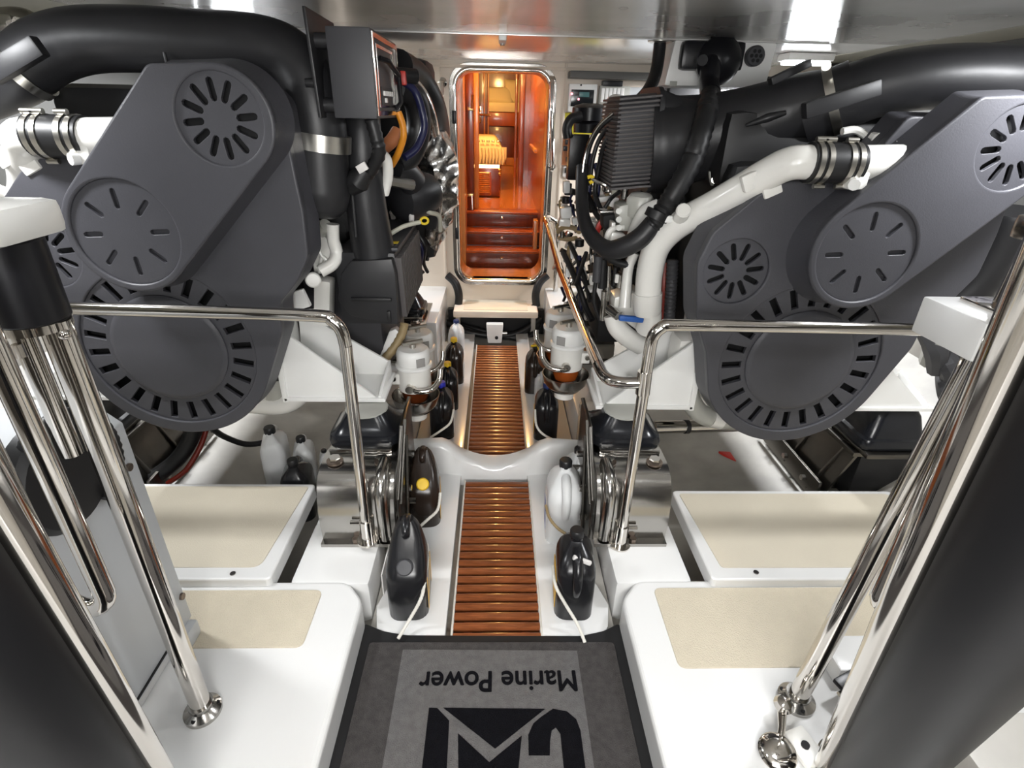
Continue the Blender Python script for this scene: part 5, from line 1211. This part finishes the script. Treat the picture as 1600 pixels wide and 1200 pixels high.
# brackets and pipes near the filters (left)
solo('pump_arm', B().prism([at(592,560,Y=1.95), at(600,562,Y=1.95), at(626,522,Y=1.98), at(618,514,Y=1.98), at(608,518,Y=1.98)], (0,.04,0), .005), 'white_metal', 'white lever arm behind the left mount arm', 'arm')
solo('orange_pad', B().prism([at(568,545,Y=2.1), at(590,528,Y=2.15), at(605,535,Y=2.15), at(592,552,Y=2.1)], (0,.05,.0), .006), 'copper_orange', 'orange-brown absorbent pad lying behind the left mount arm', 'pad')
solo('corrugated_pipe', B().tube(pix([(596,566,1.92),(615,545,1.95),(628,522,1.98),(632,505,2.0)]), .016, 12, smooth=6, ridges=120), 'tan_hose', 'olive corrugated pipe left of the fuel filters', 'pipe')
solo('orange_pad', B().prism([at(905,552,Y=2.05), at(920,545,Y=2.05), at(922,560,Y=2.05), at(908,570,Y=2.05)], (0,.05,.0), .006), 'copper_orange', 'orange-brown pad behind the right fuel filters', 'pad')
# shaft pipe under right engine
p0, p1 = at(1022,668,Y=1.72), at(1180,664,Y=1.78)
t = thing('cross_pipe', 'polished cross pipe with a black band below the right engine', 'pipe', p0, world=True)
obj('tube', B().tube([p0, p1], .024, 18), 'chrome', t)
p = p0.lerp(p1,.31); d = (p1-p0).normalized()*.008
obj('band', B().tube([p-d,p+d], .027, 18), 'rubber', t)
solo('red_strip', B().prism([at(1122,708,Z=-.055), at(1160,710,Z=-.055), at(1158,726,Z=-.055), at(1148,724,Z=-.055)], (0,0,.012), .003), 'red', 'short red plastic strip lying in the bilge under the right engine', 'strip')
# bilge under left engine: dark hoses and cable
solo('bilge_hose', B().tube(pix([(305,660,1.78),(296,690,1.76),(275,720,1.72),(238,748,1.68),(215,765,1.66)]), .030, 14, smooth=6), 'rubber', 'thick black hose curving down below the left engine', 'hose')
solo('bilge_hose', B().tube(pix([(322,672,1.80),(312,700,1.76),(290,735,1.70),(262,755,1.68)]), .010, 10, smooth=6), 'red_dark', 'thin dark red hose beside the thick hose under the left engine', 'hose')
solo('bilge_cable', B().tube(pix([(330,668,1.80),(350,682,1.85),(385,694,1.9),(420,690,1.95)]), .012, 10, smooth=6), 'rubber', 'black cable crossing the bilge under the left engine', 'cable')
# bulkhead equipment, right of the door
pu = lambda u, v: at(u, v, Y=YB-.07)
def bbox_(u0, v0, u1, v1, d=.03, y=None):
    a, c = pu(u0, v0), pu(u1, v1); yy = (y if y is not None else YB-.06)
    return B().box(((a.x+c.x)/2, yy-d/2, (a.z+c.z)/2), (c.x-a.x, d, a.z-c.z), min(d*.2, .004))
solo('display_panel', bbox_(889,131,929,176,.04), 'white_metal', 'white framed monitor panel on the bulkhead right of the doorway', 'panel')
dp = bpy.data.objects['display_panel']
def sub(o, nm, b, m): c = obj(nm, b, m, o); c.location = -o.location; return c
scn = sub(dp, 'screen', bbox_(892,140,925,167,.006, YB-.10), 'screen')
sub(dp, 'readout', bbox_(904,144,919,152,.002, YB-.1065), 'screen_teal')
for u, v in ((893.5,146.5),(904,155)): sub(dp, 'indicator', B().sphere(at(u,v,Y=YB-.108), .006, 8), 'led_red')
sub(dp, 'screw', B().cyl(at(908,133,Y=YB-.1), at(908,133,Y=YB-.105), .005, 8), 'dark')
solo('yellow_sheet', bbox_(881,176,930,210,.012), 'yellow_sheet', 'yellow sheet on the bulkhead under the monitor panel', 'sign')
solo('valance', bbox_(888,112,1075,128,.12), 'side_panel', 'grey trough along the top of the bulkhead, right', 'trough')
solo('relay_box', bbox_(936,134,980,165,.05), 'enamel_grey', 'grey relay box on the bulkhead beside the monitor panel', 'box')
rb = bpy.data.objects['relay_box']; sub(rb, 'connector', bbox_(940,126,970,136,.06), 'black_plastic')
for k in range(6): sub(rb, 'fin', bbox_(938+k*6,138,941+k*6,160,.01,YB-.11), 'white_metal')
solo('breaker_strip', bbox_(880,214,897,258,.03), 'copper_orange', 'orange terminal strip on the bulkhead beside the black pump', 'panel')
bs = bpy.data.objects['breaker_strip']
for u, v in ((887,222),(884,232),(890,240),(888,249)): sub(bs, 'terminal', B().box(at(u,v,Y=YB-.10), (.03,.02,.028), .004), 'black_plastic')
solo('terminal_block', bbox_(880,260,894,276,.03), 'label_white', 'white terminal block under the orange strip', 'panel')
tb2 = bpy.data.objects['terminal_block']
for u in (884, 889): sub(tb2, 'terminal', B().box(at(u,266,Y=YB-.095), (.014,.012,.03), .003), 'black_plastic')
solo('switch_plate', bbox_(653,98,668,110,.02), 'white_metal', 'small switch plate high on the bulkhead left of the doorway', 'switch')
sub(bpy.data.objects['switch_plate'], 'rocker', bbox_(655,100,664,108,.008,YB-.08), 'dark')
solo('grey_cover', bbox_(980,136,1045,260,.02), 'box_grey', 'pale grey cover plate on the bulkhead behind the right air cleaner', 'panel')
# black pump column in front of it
p = at(903, 245, Y=2.9)
t = thing('filter_pump', 'tall black filter unit with a domed head right of the doorway', 'filter', at(903,285,Y=2.9), world=True)
a, c = at(891,210,Y=2.9), at(916,282,Y=2.9)
obj('case', B().box(((a.x+c.x)/2, 2.94, (a.z+c.z)/2), (c.x-a.x, .09, a.z-c.z), .006), 'black_plastic', t)
a = at(922,208,Y=2.9); 
obj('head', B().lathe([(.075,0),(.078,.04),(.07,.05),(.088,.055),(.088,.11),(.075,.12),(.04,.13)], (a.x, 2.95, a.z), (0,0,1), 22), 'black_plastic', t)
obj('elbow', B().tube(pix([(908,182,2.88),(893,186,2.87),(886,200,2.87),(888,216,2.87)]), .024, 12, smooth=6), 'rubber', t)
solo('white_loop', B().tube(pix([(946,185,2.5),(950,162,2.5),(960,153,2.5),(975,156,2.5),(990,163,2.5)]), .014, 12, smooth=6), 'enamel', 'white bent pipe loop above the right engine hoses', 'pipe')
# junction box under the ceiling with the big black connector
Y0 = 2.30
a, c = at(1046,68,Y=Y0), at(1196,138,Y=Y0)
t = thing('junction_box', 'white box under the ceiling with a big black hose connector above the right engine', 'box', ((a.x+c.x)/2, Y0+.1, c.z), world=True)
obj('case', B().prism([(a.x+.02, Y0, CEIL-.003), (a.x, Y0, c.z+.0), (c.x, Y0, c.z+.0), (c.x+.012, Y0, CEIL-.003)], (0,.22,0), .010), 'white_metal', t)
a, c = at(1068,62,Y=Y0-.04), at(1158,112,Y=Y0-.04)
pod = obj('connector', B().box(((a.x+c.x)/2, Y0-.025, (a.z+c.z)/2), (c.x-a.x, .055, a.z-c.z), .018), 'black_plastic', t)
obj('connector_body', B().lathe([(.05,-.02),(.075,.0),(.08,.04),(.06,.07),(.02,.085)], at(1118,95,Y=Y0-.03), (0,-1,-.1), 20), 'black_plastic', pod)
obj('spout', B().tube(pix([(1112,95,Y0-.08),(1110,112,Y0-.10),(1108,130,Y0-.12),(1110,148,Y0-.18)]), [.035,.036,.034,.036], 16, smooth=5), 'black_plastic', pod)
obj('knob', B().cyl(at(1100,94,Y=Y0-.10), at(1098,94,Y=Y0-.125), .018, 14), 'black_plastic', pod)
p = at(1178,88,Y=Y0-.01)
hn = obj('sounder', B().cyl(p+Vector((0,.01,0)), p+Vector((0,-.02,0)), .034, 22, bev=.004), 'cap_grey', t)
for k in range(7):
    a_ = k*PI/3; r = 0 if k == 6 else .017
    obj('sound_hole', B().cyl(p+Vector((r*math.cos(a_),-.0195,r*math.sin(a_))), p+Vector((r*math.cos(a_),-.0215,r*math.sin(a_))), .0065, 8), 'dark', hn)
obj('cut_out', B().box(at(1052,131,Y=Y0-.002), (.028,.004,.018), .002), 'enamel_grey', t)
solo('ceiling_hose', B().tube([Vector((at(1029,86,Y=2.34).x, 2.34, CEIL-.004)), at(1026,108,Y=2.32), at(1016,136,Y=2.27), at(998,158,Y=2.22), at(980,172,Y=2.18)], .023, 14, smooth=6), 'rubber', 'black hose dropping from the ceiling behind the right air cleaner', 'hose')
solo('hose_collar', B().lathe([(.045,0),(.045,-.006),(.03,-.010)], Vector((at(1029,86,Y=2.34).x, 2.34, CEIL-.001)), (0,0,1), 20), 'clamp', 'steel collar where the black hose meets the ceiling', 'collar')
# top left corner fittings
t = thing('shackle_fitting', 'steel pipe fitting with round bolts in the top left corner', 'fitting', at(30,55,Y=1.9), world=True)
obj('bar', B().tube(pix([(0,30,1.9),(25,28,1.9),(45,32,1.9),(55,42,1.9)]), .028, 14, smooth=5), 'steel', t)
obj('plate', B().box(at(12,52,Y=1.85), (.06,.02,.09), .01), 'clamp', t)
for u, v in ((8,45),(18,38),(28,34)): obj('bolt', B().cyl(at(u,v,Y=1.84), at(u,v,Y=1.82), .012, 10), 'chrome', t)
# struts and clutter outboard of the right engine
t = thing('wrapped_bundle', 'crumpled dark wrapped hose bundle outboard of the right engine', 'bundle', at(1520,560,Y=1.8), world=True)
for i in range(26):
    u = 1430+random.uniform(0,130); v = 500+random.uniform(0,120)
    obj('wrap', B().tube([at(u,v-30,Y=1.85+random.uniform(0,.15)), at(u+random.uniform(-15,25),v,Y=1.82), at(u+random.uniform(0,30),v+35,Y=1.85+random.uniform(0,.1))], [.03,.045,.03], 9, smooth=3), random.choice(['duct','grey_plastic','enamel_grey']), t)
solo('side_hose', B().tube(pix([(1590,330,1.72),(1560,390,1.74),(1525,440,1.76),(1490,470,1.78)]), .07, 18, smooth=6, ridges=60, ramp=.04), 'duct', 'dark corrugated hose running down outboard of the right engine', 'hose')
